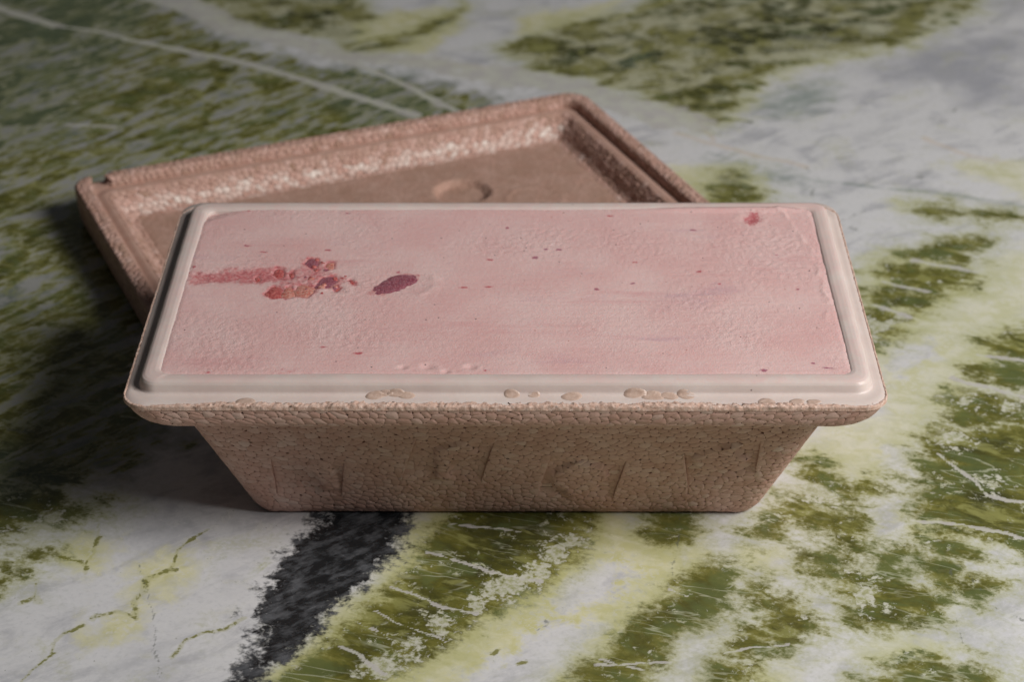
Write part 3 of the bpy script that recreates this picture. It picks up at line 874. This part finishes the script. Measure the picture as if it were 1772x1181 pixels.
wall_prof = [(BASE_IN+0.0040, 0.0004, 0.0060), (BASE_IN+0.0012, 0.0009, 0.0070), (BASE_IN-0.0006, 0.0036, 0.0078),
             (TOP_IN, RIM_Z+0.0004, 0.0115)]
wall = Loft(W, D, wall_prof)
SK = 0.0013
shell_prof = [(BASE_IN+0.0052, 0.0006, 0.0050), (BASE_IN+0.0022, 0.0014, 0.0058), (BASE_IN-0.0006+SK, 0.0040, 0.0068),
              (TOP_IN+SK, RIM_Z+0.0006, 0.0105), (TOP_IN+0.0060, RIM_Z+0.0075, 0.008)]
P, F = Loft(W, D, shell_prof).mesh(cap_start=True)
body = mesh_obj('body', P, F, FOAM, tub, False, {'tone': np.full(len(P), -0.2)})

def v_of_z(z):                                                  # wall height -> profile length
    p = wall.p; return float(np.interp(z, p[:, 1], wall.cum))

def front_uv(q):                                                # point (x, z) in mm on the front wall -> (u, v)
    v = v_of_z(q[1]/1000)
    ins, r = [float(np.interp(v, wall.cum, wall.p[:, i])) for i in (0, 2)]
    ex = W/2-ins-r
    return ((q[0]/1000+ex)/(2*ex)*wall.cs[1], v)

PAN_UV = [[front_uv(q) for q in p] for p in PANELS]
ICON_UV = [[front_uv(q) for q in p] for p in ICONS]

PANEL_Q = PAN_UV
wall_beads = []
for poly in cells(wall.U, wall.V, 0.0031, 0.00245, 5, 0.40):
    pieces = [(poly, 0.0, False)]
    c = (sum(a[0] for a in poly)/len(poly), sum(a[1] for a in poly)/len(poly))
    for tl, tr, br, bl in PANEL_Q:
        k = (c[0]-bl[0])/(br[0]-bl[0])
        lo, hi = bl[1]+k*(br[1]-bl[1]), tl[1]+k*(tr[1]-tl[1])
        tt = (c[1]-lo)/(hi-lo)
        if not (-0.4 < k < 1.4 and 0 < tt < 1): continue
        nxt = []
        for q, off, cut in pieces:                              # split at the left and right edge of the sunk square
            for p0, p1, sgn in ((bl, tl, 1), (br, tr, -1)):
                a, b = sgn*(p1[1]-p0[1])*-1, sgn*(p1[0]-p0[0])
                cc = a*p0[0]+b*p0[1]
                o = clip_poly(q, -a, -b, -cc)
                q2 = clip_poly(q, a, b, cc)
                if len(o) >= 3: nxt.append((o, off, len(q2) >= 3)); cut = True
                q = q2
                if len(q) < 3: break
                if len(q) >= 3: nxt.append((q, -1.0, cut))
        pieces = nxt
        break
    for q, off, cut in pieces:
        b = bead(q, 0.000008 if cut else 0.000015, random.gauss(0, 0.00002), random.uniform(0.00002, 0.00012) if not cut else 0.00004, 0.0011, 0.00005, 0.12 if cut else 0.20)
        if not b: continue
        if off < 0:                                             # inside a sunk square: follow its relief, vertex by vertex
            a = np.array(b[0])
            k = (a[:, 0]-bl[0])/(br[0]-bl[0])
            lo, hi = bl[1]+k*(br[1]-bl[1]), tl[1]+k*(tr[1]-tl[1])
            tt = (a[:, 1]-lo)/(hi-lo)
            rel = -0.0010*smooth(0, 0.25, tt)*smooth(1, 0.78, tt)
            for ic in ICON_UV: rel = rel+0.0012*smooth(-0.0004, 0.0007, poly_sd(a[:, 0], a[:, 1], ic))
            a[:, 2] += rel
            b = (a.tolist(),)+b[1:]
        wall_beads.append(b)
place_beads(wall, wall_beads, body, FOAM, 200, lambda b: b[2] if (0.02 < b[3][0] < wall.cs[1]-0.02 and 0.012 < b[3][1] < wall.V-0.012) else 0)

rim_prof = [(TOP_IN-0.003, RIM_Z, 0.012), (0.0050, RIM_Z, 0.0150), (0.0034, RIM_Z+0.0003, 0.0150), (0.0022, RIM_Z+0.0010, 0.0150), (0.0014, RIM_Z+0.0021, 0.0142), (0.0009, RIM_Z+0.0036, 0.0132), (0.0005, RIM_Z+0.0052, 0.0120),
            (0.0002, H-0.0020, 0.0105), (0.0003, H-0.0002, 0.0085)]
rim = Loft(W, D, rim_prof)
core_prof = [(TOP_IN+0.001, RIM_Z+0.0012, 0.012), (0.0060, RIM_Z+0.0012, 0.0140), (0.0032, RIM_Z+0.0018, 0.0140), (0.0019, RIM_Z+0.0036, 0.0125),
             (0.0014, H-0.0020, 0.0100), (0.0014, H-0.0004, 0.0080), (0.0120, H-0.0004, 0.006)]
P, F = Loft(W, D, core_prof).mesh()
rim_part = mesh_obj('rim', P, F, FOAM, tub, False, {'tone': np.full(len(P), -0.35)})
rim_beads = []
for q in cells(rim.U, rim.V, 0.0031, 0.0023, 9, 0.40):
    b = bead(q, 0.000015, random.gauss(0, 0.00002), random.uniform(0.00001, 0.00006), 0.0008, 0.00004, 0.20)
    if b: rim_beads.append(b)
place_beads(rim, rim_beads, rim_part, FOAM, 90, lambda b: b[2] if (0.01 < b[3][0] < rim.cs[1]-0.01 and 0.010 < b[3][1] < rim.V-0.003) else 0, 'rim_bead_mass')

# torn lip of foam along the rim's top edge
def lip():
    us = rim.ring_us(0.00045, 0.00035)
    n = len(us)
    front = np.zeros(n)
    lo = Loft(W, D, [(0, 0, 0.0085), (0.010, 0, 0.0085)])
    us = us/rim.U*lo.U
    P0 = lo.at(us, np.zeros(n))
    front = smooth(-D/2+0.012, -D/2, P0[:, 1])*smooth(W/2, W/2-0.03, np.abs(P0[:, 0]))
    side = 1-front
    wob = fbm(us*420, us*0, 4, 3, 0.65); wob2 = fbm(us*1100, us*0+5, 3, 4, 0.7); wob3 = fbm(us*60, us*0+2, 2, 8)
    width = np.clip(0.0008+front*(0.0019+wob*0.0010+wob3*0.0016)+side*0.0003*wob, 0.0004, 0.006)
    peak = np.clip(0.0003+front*(0.0003+wob2*0.0003+wob3*0.0006)+wob*0.0002, 0.0001, 0.0022)
    prof = [(0.0, -0.0012, 0), (0.0, -0.0003, 0.2)]+[(f, 0.0, math.sin(math.pi*min(1, 0.22+f*0.78))) for f in (0.05, 0.2, 0.35, 0.5, 0.65, 0.8, 0.92)]+[(1.0, -0.0001, 0.05), (1.08, -0.0010, 0)]
    V = []
    for k, (a, z, ph) in enumerate(prof):
        ins = a*width+(0 if k == 0 else (0.00015+0.00035*front)*fbm(us*330, us*0+k*0.8, 4, 12, 0.8))
        zz = H+z+ph*peak+(0 if k in (0, len(prof)-1) else (0.00012+0.00040*front)*fbm(us*260, us*0+k*0.9, 5, 33, 0.85))
        over = np.minimum(ins, 0)                               # flakes that hang over the edge
        Q = lo.at(us, np.clip(ins, 0, 0.0099)); Q[:, 2] = np.maximum(zz, H-0.0014)
        nrm = np.stack([np.sign(Q[:, 0])*(np.abs(Q[:, 0]) > W/2-0.009), np.sign(Q[:, 1])*(np.abs(Q[:, 1]) > D/2-0.009)], 1)
        Q[:, :2] -= nrm*over[:, None]*0.8
        V.append(Q)
    V = np.concatenate(V)
    i = np.arange(n); j = (i+1) % n
    F = []
    for k in range(len(prof)-1): F += np.stack([k*n+i, k*n+j, (k+1)*n+j, (k+1)*n+i], 1).tolist()
    o = mesh_obj('torn_lip', V, F, CRUST, tub, True)
    o['label'] = 'ragged torn foam edge round the top of the rim'
lip()

# cream film moulded over the rim: flange, upright ridge, inside wall
liner_prof = [(0.0004, H-0.0003, 0.0080), (0.0007, H+0.00015, 0.0080), (0.0060, H+0.00025, 0.0070), (0.0070, H+0.0004, 0.0062), (0.0074, H+0.0009, 0.0058),
              (0.0077, H+0.0022, 0.0056), (0.0080, H+0.0032, 0.0054), (0.0085, H+0.0039, 0.0050), (0.0093, H+0.0043, 0.0046),
              (0.0105, H+0.00445, 0.0040), (0.0122, H+0.0044, 0.0036), (0.0132, H+0.0041, 0.0034), (0.0140, H+0.0034, 0.0034), (0.0150, H-0.0040, 0.0034), (0.0190, H-0.0090, 0.004), (BASE_IN+0.0080, 0.0060, 0.004)]
lin = Loft(W, D, liner_prof, 0.0036, False, 0.0033)
def film_push(u, v, P):
    e = smooth(0.004, 0.007, v)*smooth(0.024, 0.016, v)
    return e*(0.00022*fbm(u*35, v*90, 3, 21)+0.00008*perlin(u*160, v*300, 23))
us = lin.ring_us(0.0012, 0.0005)
vs = np.unique(np.concatenate([lin.cum, np.linspace(0.004, 0.0175, 26)]))
P, F = lin.mesh(us, vs, push=film_push, cap_end=True)
sm = smooth(0.045, 0.11, P[:, 0])*smooth(D/2-0.016, D/2-0.009, P[:, 1])*smooth(H+0.001, H+0.004, P[:, 2])
sm = np.maximum(sm, 0.7*smooth(W/2-0.016, W/2-0.011, P[:, 0])*smooth(-0.02, 0.06, P[:, 1])*smooth(H+0.003, H+0.0045, P[:, 2])*smooth(W/2-0.0085, W/2-0.011, P[:, 0]))
top = smooth(H+0.0030, H+0.0042, P[:, 2])
sm = np.maximum(sm, 0.48*top+0.25*top*fbm(P[:, 0]*60, P[:, 1]*60, 2, 27))
film = mesh_obj('liner', P, F, FILM, tub, True, {'smear': sm})
film['label'] = 'glossy cream coloured film moulded over the rim'

# foam beads pressed through the thin film along the front of the ridge
def lin_u(x):                                                  # front edge of the liner: x -> u
    m = [float(np.interp(lin.V/2, lin.cum, lin.p[:, i])) for i in (0, 2)]
    return (x+(W/2-m[0]-m[1]))/(2*(W/2-m[0]-m[1]))*lin.cs[1]
for k, (x, y) in enumerate(THIN):
    seg = 18
    ru = random.uniform(0.0019, 0.0031); rv = ru*random.uniform(0.65, 0.85)
    v0 = (0.0066+random.uniform(-0.0012, 0.0008) if y > 4.8 else 0.0030)
    a = np.arange(seg)*2*np.pi/seg
    u = [lin_u(x/1000)]; v = [v0]; h = [0.00007]
    for s, hh in ((0.55, 0.00007), (0.92, 0.00006), (1.0, -0.00025)):
        wob = 1+0.08*np.sin(a*2+k)+0.05*np.sin(a*3+2*k)
        u += list(lin_u(x/1000)+ru*s*wob*np.cos(a)); v += list(v0+rv*s*wob*np.sin(a)); h += [hh]*seg
    u, v, h = map(np.array, (u, v, h))
    V = lin.at(u, v)+lin.normal(u, v)*h[:, None]
    F = [(0, 1+i, 1+(i+1) % seg) for i in range(seg)]
    for k2 in range(2):
        for i in range(seg):
            b = 1+k2*seg; F.append((b+i, b+seg+i, b+seg+(i+1) % seg, b+(i+1) % seg))
    mesh_obj('bead', V, F, THINM, film, True)

# ------------------------------------------------------------------ the ice cream
ice = empty('ice_cream_block', (0, D/2, H))
tag(ice, 'block of pale pink ice cream with berry pieces, levelled off in the tub', 'ice cream')
INS = 0.0128
def ice_height(x, y):
    """surface above the rim (metres); x, y in mm with y from the front edge of the rim"""
    h = 3.95+0.20*fbm(x/45, y/45, 2, 40)
    rz = np.clip(0.35+1.1*fbm(x/38, y/30, 2, 44)+0.55*np.exp(-((x+62)/22)**2-((y-40)/14)**2)+0.4*np.exp(-((x-85)/25)**2-((y-60)/35)**2)-0.5*np.exp(-((x-5)/30)**2-((y-55)/30)**2), 0.05, 1)
    h = h+rz*(0.20*fbm(x/2.0, y/2.0, 3, 46, 0.6)+0.04*fbm(x/5.0, y/2.5, 2, 49))+0.03*fbm(x/1.2, y/1.2, 2, 52)+0.05*fbm(x/40, y/1.8, 3, 55)+0.16*np.clip(fbm(x/30, y/7, 2, 57), 0, 1)*perlin(x/12, y/0.9, 58)
    pale = np.zeros_like(x)
    for i, (cx, cy) in enumerate(CRATERS):                      # torn pits near the front edge
        if i in (1, 4): continue
        r = (1.5, 0, 2.2, 1.3, 0, 1.8, 3.2, 3.0)[i]
        d = np.hypot((x-cx)*0.8, y-cy)
        h = h-0.45*np.exp(-(d/(r*0.7))**2)+0.13*np.exp(-((d-r*1.25)/(r*0.45))**2)*(0.5+perlin(x/2, y/2, 60+i))
        pale = np.maximum(pale, 0.5*np.exp(-((d-r*1.1)/(r*0.6))**2))
    d = np.full(x.shape, 1e9)
    for i in range(len(RIDGE)-1): d = np.minimum(d, seg_dist(x+1.6*fbm(x/6, y/6, 3, 70), y, RIDGE[i], RIDGE[i+1]))
    rv = np.clip(0.55+1.1*fbm(x/8, y/8, 2, 72), 0, 1.2)*smooth(36, 60, y)
    h = h+0.30*rv*np.exp(-(d/1.0)**2); pale = np.maximum(pale, 0.6*rv*np.exp(-(d/1.1)**2))
    h = h-0.08*smooth(103, 108, x)*smooth(10, 40, y)
    # dish round the big berry, drag mark beside it
    bx = np.array(CHUNKS[12]).mean(0)
    q = np.hypot((x-bx[0]-2.5)/12.5, (y-bx[1]-1.0)/10.0)
    h = h-0.22*np.exp(-(q/0.8)**4)+0.26*np.exp(-((q-0.92)/0.16)**2)*smooth(5, 11, x-bx[0])*(0.6+0.8*perlin(x/4, y/4, 75))
    pale = np.maximum(pale, 0.45*np.exp(-((q-0.95)/0.20)**2)*smooth(4, 10, x-bx[0]))
    # smear of berry is a shallow furrow
    s = poly_sd(x, y, SMEAR[0])
    h = h-0.35*smooth(-2, 4, s)+0.12*smooth(-1, 2, s)*fbm(x/1.6, y/1.6, 2, 80)
    return h, rz, pale

def build_ice():
    hw = W*500-INS*1000+3.0
    ylo, yhi = INS*1000, D*1000-INS*1000+3.4
    xs = np.arange(-hw, hw+0.01, 0.5); ys = np.arange(ylo, yhi+0.01, 0.5)
    X, Y = np.meshgrid(xs, ys)
    X = X.copy(); Y = Y.copy()
    # round the corners by pulling the grid in
    rc = 4.0
    cxv = np.abs(X)-(hw-rc); yc = (ylo+yhi)/2; hy = (yhi-ylo)/2
    cyv = np.abs(Y-yc)-(hy-rc)
    m = (cxv > 0) & (cyv > 0)
    d = np.hypot(cxv, cyv); dm = np.maximum(cxv, cyv)
    f = np.where(m, dm/np.maximum(d, 1e-6), 1)
    X = np.where(m, np.sign(X)*((hw-rc)+cxv*f), X); Y = np.where(m, yc+np.sign(Y-yc)*((hy-rc)+cyv*f), Y)
    x, y = X.ravel(), Y.ravel()
    h, rz, pale = ice_height(x, y)
    # lower towards the film, and the far left corner is left unfilled
    e = np.minimum(np.minimum(hw-np.abs(x), y-ylo), yhi-y)
    cornd = (x+hw)*0.75+(yhi-y)*1.0
    h = h-0.32*(1-smooth(0, 2.2+1.2*fbm(x/9, y/9, 2, 90), e))-1.5*smooth(14, 4, cornd+1.5*fbm(x/5, y/5, 2, 93))
    h = h+0.95*smooth(5, 0, yhi-y)*smooth(30, 75, x)*smooth(110, 98, x)
    berry = smooth(-5.0, 4.5, poly_sd(x+3*fbm(x/7, y/7, 2, 95), y+3*fbm(x/7, y/7, 2, 96), SMEAR[0]))*(0.78+0.10*smooth(-95, -75, x))
    for i, q in enumerate(CHUNKS):
        s = poly_sd(x, y, q); grow = 2.6 if i != 12 and i != 13 else (0.8 if i == 12 else 3.5)
        if i == 13: spot = 0.75*smooth(-2.8, 1.6, s); continue
        berry = np.maximum(berry, (0.90 if i < 12 else 0.6)*smooth(-grow, 0.8, s))
        if i != 12: h = h-0.40*smooth(-0.6, 0.7, s)
    cl = poly_sd(x+2.5*fbm(x/5, y/5, 2, 97), y+2.5*fbm(x/5, y/5, 2, 98), PULP)
    berry = np.maximum(berry, 0.64*smooth(-3.5, 4.0, cl)); h = h+0.25*smooth(-1, 2, cl)*fbm(x/1.5, y/1.5, 2, 101)
    berry = np.maximum(berry, 0.35*np.exp(-((x+68)/12)**2-((y-16)/3.5)**2)+0.22*smooth(25, 5, e)*np.clip(fbm(x/20, y/10, 2, 99), 0, 1))
    fleck = np.zeros_like(x)
    for i, (cx, cy, hx, hyy) in enumerate(FLECKS):
        a = 0.12*((i % 5)-2)
        dx = (x-cx)*math.cos(a)+(y-cy)*math.sin(a); dy = -(x-cx)*math.sin(a)+(y-cy)*math.cos(a)
        fleck = np.maximum(fleck, 1.25*np.exp(-(np.abs(dx)/(hx*1.0+0.2))**2-(np.abs(dy)/(hyy*0.7+0.15))**2))
    fleck = np.maximum(fleck, spot)
    marks = np.stack([berry, fleck, pale*0.8, rz], 1)
    V = np.stack([x/1000, y/1000-D/2, h/1000], 1)
    ny, nx = X.shape
    idx = np.arange(nx*ny).reshape(ny, nx)
    quads = np.stack([idx[:-1, :-1], idx[:-1, 1:], idx[1:, 1:], idx[1:, :-1]], -1).reshape(-1, 4)
    # sides down into the tub
    per = np.concatenate([idx[0, :], idx[1:, -1], idx[-1, -2::-1], idx[-2:0:-1, 0]])
    def inner_ring(ins, z):
        q = V0[per].copy(); q[:, 0] *= (W/2-ins)/(W/2-INS); q[:, 1] *= (D/2-ins)/(D/2-INS); q[:, 2] = z
        return q
    V0 = V; b0 = len(V); n = len(per); i = np.arange(n); j = (i+1) % n
    V = np.concatenate([V, inner_ring(0.0225, -0.0090), inner_ring(BASE_IN+0.0105, -H+0.0080)])
    marks = np.concatenate([marks, marks[per]*0, marks[per]*0])
    b = b0+n
    side = np.concatenate([np.stack([per[i], b0+i, b0+j, per[j]], 1), np.stack([b0+i, b+i, b+j, b0+j], 1)])
    o = mesh_obj('ice_cream', V, np.concatenate([quads, side]).tolist()+[list(range(b+n-1, b-1, -1))], ICE, ice, True, {'marks': marks})
build_ice()

def berry_piece(poly, material, height, sink, seed):
    """lumpy piece of fruit whose outline is the given one"""
    a = np.array(poly); c = a.mean(0)
    n = 28; V = []; F = []
    ang = np.linspace(0, 2*np.pi, n, endpoint=False)
    rad = []
    for t in ang:                                               # outline radius by ray casting
        d = (math.cos(t), math.sin(t)); best = 0.4
        for i in range(len(a)):
            p, q = a[i]-c, a[(i+1) % len(a)]-c
            e = q-p; den = d[0]*e[1]-d[1]*e[0]
            if abs(den) < 1e-9: continue
            s = (p[0]*e[1]-p[1]*e[0])/den; k = (p[0]*d[1]-p[1]*d[0])/den
            if s > 0 and -1e-6 <= k <= 1+1e-6: best = max(best, s)
        rad.append(best)
    rad = np.array(rad)
    for _ in range(3 if seed < 12 else 1): rad = (np.roll(rad, 1)+2*rad+np.roll(rad, -1))/4
    rad = rad*(1+(0.22 if seed != 12 else 0.08)*perlin(np.cos(ang)*1.6+seed*3.7, np.sin(ang)*1.6, 270+seed)+(0.14 if seed != 12 else 0.03)*perlin(np.cos(ang)*4+seed, np.sin(ang)*4, 290+seed))
    h0 = float(ice_height(np.array([c[0]]), np.array([c[1]]))[0][0])
    if seed == 12: rad = rad*1.05
    rings = [(1.12, -1.2), (1.06, -0.25), (0.90, 0.30), (0.70, 0.70), (0.45, 0.92), (0.2, 1.0)]
    for s, h in rings:
        x = c[0]+np.cos(ang)*rad*s; y = c[1]+np.sin(ang)*rad*s
        nz = fbm(x/1.7+seed, y/1.7, 3, 200+seed, 0.6)
        x = x+0.18*perlin(x*1.3, y*1.3+seed, 230+seed); y = y+0.18*perlin(x*1.3+9, y*1.3+seed, 260+seed)
        zz = h0-sink+h*height+nz*height*0.55*(h > 0)
        V += np.stack([x/1000, y/1000-D/2, zz/1000], 1).tolist()
    V.append((c[0]/1000, c[1]/1000-D/2, (h0-sink+height)/1000))
    i = np.arange(n); j = (i+1) % n
    for k in range(len(rings)-1): F += np.stack([k*n+i, k*n+j, (k+1)*n+j, (k+1)*n+i], 1).tolist()
    for k in range(n): F.append(((len(rings)-1)*n+k, (len(rings)-1)*n+(k+1) % n, len(rings)*n))
    return mesh_obj('berry_piece', V, F, material, ice, True)

MATS = [BERRY_RED, BERRY_PALE, BERRY_PALE, BERRY_DARK, BERRY_DARK, BERRY_PALE, BERRY_RED, BERRY_RED, BERRY_RED, BERRY_RED, BERRY_RED, BERRY_RED, BERRY_DARK, BERRY_DARK]
for i, q in enumerate(CHUNKS[:13]):
    o = berry_piece(q, MATS[i], 0.36 if i < 12 else 0.45, 0.36 if i < 12 else -0.02, i)
    if i == 12: o['label'] = 'large dark purple berry pressed into the surface'
pa = np.array(PULP); k = 0                                      # crumbs of fruit through the pulp
while k < 16:
    q = pa.min(0)+rng.random(2)*(pa.max(0)-pa.min(0))
    if poly_sd(np.array([q[0]]), np.array([q[1]]), PULP)[0] < -1.0: continue
    r = rng.uniform(0.5, 1.3)
    berry_piece([(q[0]+r*math.cos(a)*rng.uniform(0.6, 1.4), q[1]+r*1.2*math.sin(a)*rng.uniform(0.6, 1.4)) for a in np.arange(6)*math.pi/3], (BERRY_RED, BERRY_RED, BERRY_DARK, BERRY_PALE)[k % 4], 0.42, 0.22, 20+k)
    k += 1

# ------------------------------------------------------------------ the lid, lying on its back behind the tub
c, s = math.cos(0.4123), math.sin(0.4123)
LX, LY = -0.1897, 0.2636                                        # its far left corner
lid = empty('foam_lid_tray', (LX+c*LID_W/2+s*LID_D/2, LY+s*LID_W/2-c*LID_D/2, 0.0), 0.4123)
tag(lid, 'upturned brown bead foam lid lying open behind the tub', 'lid')
CR = 0.0105
outer = Loft(LID_W, LID_D, [(0.0050, 0.0003, 0.009), (0.0028, 0.0009, 0.0095), (0.0017, 0.0030, 0.010), (0.0009, 0.0130, CR), (0.0006, 0.0168, CR), (0.0012, 0.0176, CR)])
lip_l = Loft(LID_W, LID_D, [(0.0080, 0.0136, 0.007), (0.0074, 0.0170, 0.0075), (0.0060, 0.0179, 0.008), (0.0016, 0.0179, CR), (0.0008, 0.0172, CR)], flip=False)
inner = Loft(LID_W, LID_D, [(0.0235, 0.0046, 0.006), (0.0208, 0.0050, 0.006), (0.0190, 0.0064, 0.006), (0.0170, 0.0100, 0.006), (0.0140, 0.0136, 0.0055), (0.0130, 0.0141, 0.005)], flip=True)
NOTCH_X = -LID_W/2+0.0125
def notch(P):
    """torn gap in the lip at the far left corner"""
    P = P.copy()
    a = smooth(0.0048, 0.0030, np.abs(P[:, 0]-NOTCH_X))*smooth(LID_D/2-0.013, LID_D/2-0.009, P[:, 1])
    P[:, 2] = np.where(P[:, 2] > 0.0138, P[:, 2]-(P[:, 2]-0.0138)*a, P[:, 2])
    return P
P, F = outer.mesh(cap_start=True)
outer_part = mesh_obj('outer_wall', notch(P), F, FOAM, lid, True, {'tone': np.full(len(P), -0.28)})

def tray():
    """inside of the lid: pressed floor with a round sunk mark and a moulded ring, up to the lip"""
    prof = [(0.0228, 0.0042, 0.006), (0.0200, 0.0045, 0.006), (0.0182, 0.0060, 0.006), (0.0160, 0.0098, 0.006), (0.0138, 0.0132, 0.0055), (0.0126, 0.0141, 0.005), (0.0110, 0.0142, 0.0055),
            (0.0098, 0.0136, 0.006), (0.0084, 0.0132, 0.0065), (0.0070, 0.0140, 0.007), (0.0062, 0.0168, 0.0075), (0.0052, 0.0172, 0.008), (0.0022, 0.0172, CR), (0.0016, 0.0168, CR)]
    lo = Loft(LID_W, LID_D, prof, flip=True)
    P, F = lo.mesh()
    part = mesh_obj('inner_wall', notch(P), F, FOAM, lid, True, {'tone': np.full(len(P), -0.28)})
    hw, hd = LID_W/2-0.0226, LID_D/2-0.0226
    xs = np.arange(-hw, hw+1e-5, 0.0012); ys = np.arange(-hd, hd+1e-5, 0.0009)
    xs = np.linspace(-hw, hw, len(xs)); ys = np.linspace(-hd, hd, len(ys))
    X, Y = np.meshgrid(xs, ys); x, y = X.ravel(), Y.ravel()
    z = np.full(x.shape, 0.0047)+0.00012*fbm(x*200, y*200, 3, 300)
    r1 = np.hypot(x-MARK1[0], y-MARK1[1]); z -= 0.0030*smooth(0.0122, 0.0112, r1)
    r2 = np.hypot(x-MARK2[0], y-MARK2[1]); z += 0.0005*np.exp(-((r2-0.0120)/0.0006)**2)
    e = np.minimum(hw-np.abs(x), hd-np.abs(y)); z = z-0.0004*smooth(0.001, 0, e)
    idx = np.arange(len(x)).reshape(X.shape)
    q = np.stack([idx[:-1, :-1], idx[:-1, 1:], idx[1:, 1:], idx[1:, :-1]], -1).reshape(-1, 4)
    mesh_obj('floor', np.stack([x, y, z], 1), q.tolist(), FOAM_FLOOR, lid, True, {'tone': -0.32+0.25*fbm(x*60, y*60, 2, 310)})
    return part
def to_lid(X, Y):
    dx, dy = X-lid.location[0], Y-lid.location[1]
    return (c*dx+s*dy, -s*dx+c*dy)
MARK1 = to_lid(*MARK1_W)
MARK2 = to_lid(*MARK2_W)
inner_part = tray()

def lid_tone(cc, P):
    return min(0.12, random.gauss(-0.20, 0.18))
def inner_tone(cc, P):
    z = P[:, 2].mean()
    back = smooth(LID_D/2-0.035, LID_D/2-0.02, np.array(P[:, 1].mean()))
    white = float(back)*math.exp(-((z-0.0072)/0.0026)**2)        # loose white beads along the foot of the long wall
    return random.gauss(-0.20, 0.18)+white*0.20+white*random.uniform(0.0, 0.85)
ib = []
for q in cells(inner.U, inner.V, 0.0027, 0.0023, 21, 0.40):
    cx = sum(p[0] for p in q)/len(q); cv = sum(p[1] for p in q)/len(q)
    b = bead(q, 0.00004, random.gauss(0, 0.00010), random.uniform(0.0001, 0.0004), 0.0010)
    if b: ib.append(b)
back_lo, back_hi = inner.cs[4], inner.cs[5]
place_beads(inner, ib, inner_part, FOAM, 200, lambda b: b[2] if back_lo < b[3][0] < back_hi else 0, 'bead_mass', inner_tone)
lb = []
notch_u = None
for q in cells(lip_l.U, lip_l.V, 0.0030, 0.0024, 23, 0.40):
    b = bead(q, 0.00005, random.gauss(0, 0.00007), random.uniform(0.00004, 0.00020), 0.0008, 0.00012)
    if not b: continue
    p = lip_l.at(np.array([b[3][0]]), np.array([b[3][1]]))[0]
    if abs(p[0]-NOTCH_X) < 0.0042 and p[1] > LID_D/2-0.011: continue
    lb.append(b)
lip_l.flip = True
place_beads(lip_l, lb, inner_part, FOAM, 90, lambda b: b[2] if lip_l.cs[4] < b[3][0] < lip_l.cs[5] else 0, 'lip_bead_mass', lid_tone)
ob = []
for q in cells(outer.U, outer.V, 0.0030, 0.0024, 25, 0.40):
    b = bead(q, 0.00005, random.gauss(0, 0.00004), random.uniform(0.00006, 0.0002), 0.0006)
    if not b: continue
    p = outer.at(np.array([b[3][0]]), np.array([b[3][1]]))[0]
    if abs(p[0]-NOTCH_X) < 0.0042 and p[1] > LID_D/2-0.011 and p[2] > 0.0125: continue
    ob.append(b)
place_beads(outer, ob, outer_part, FOAM, 0, lambda b: 0, 'wall_bead_mass', lid_tone)
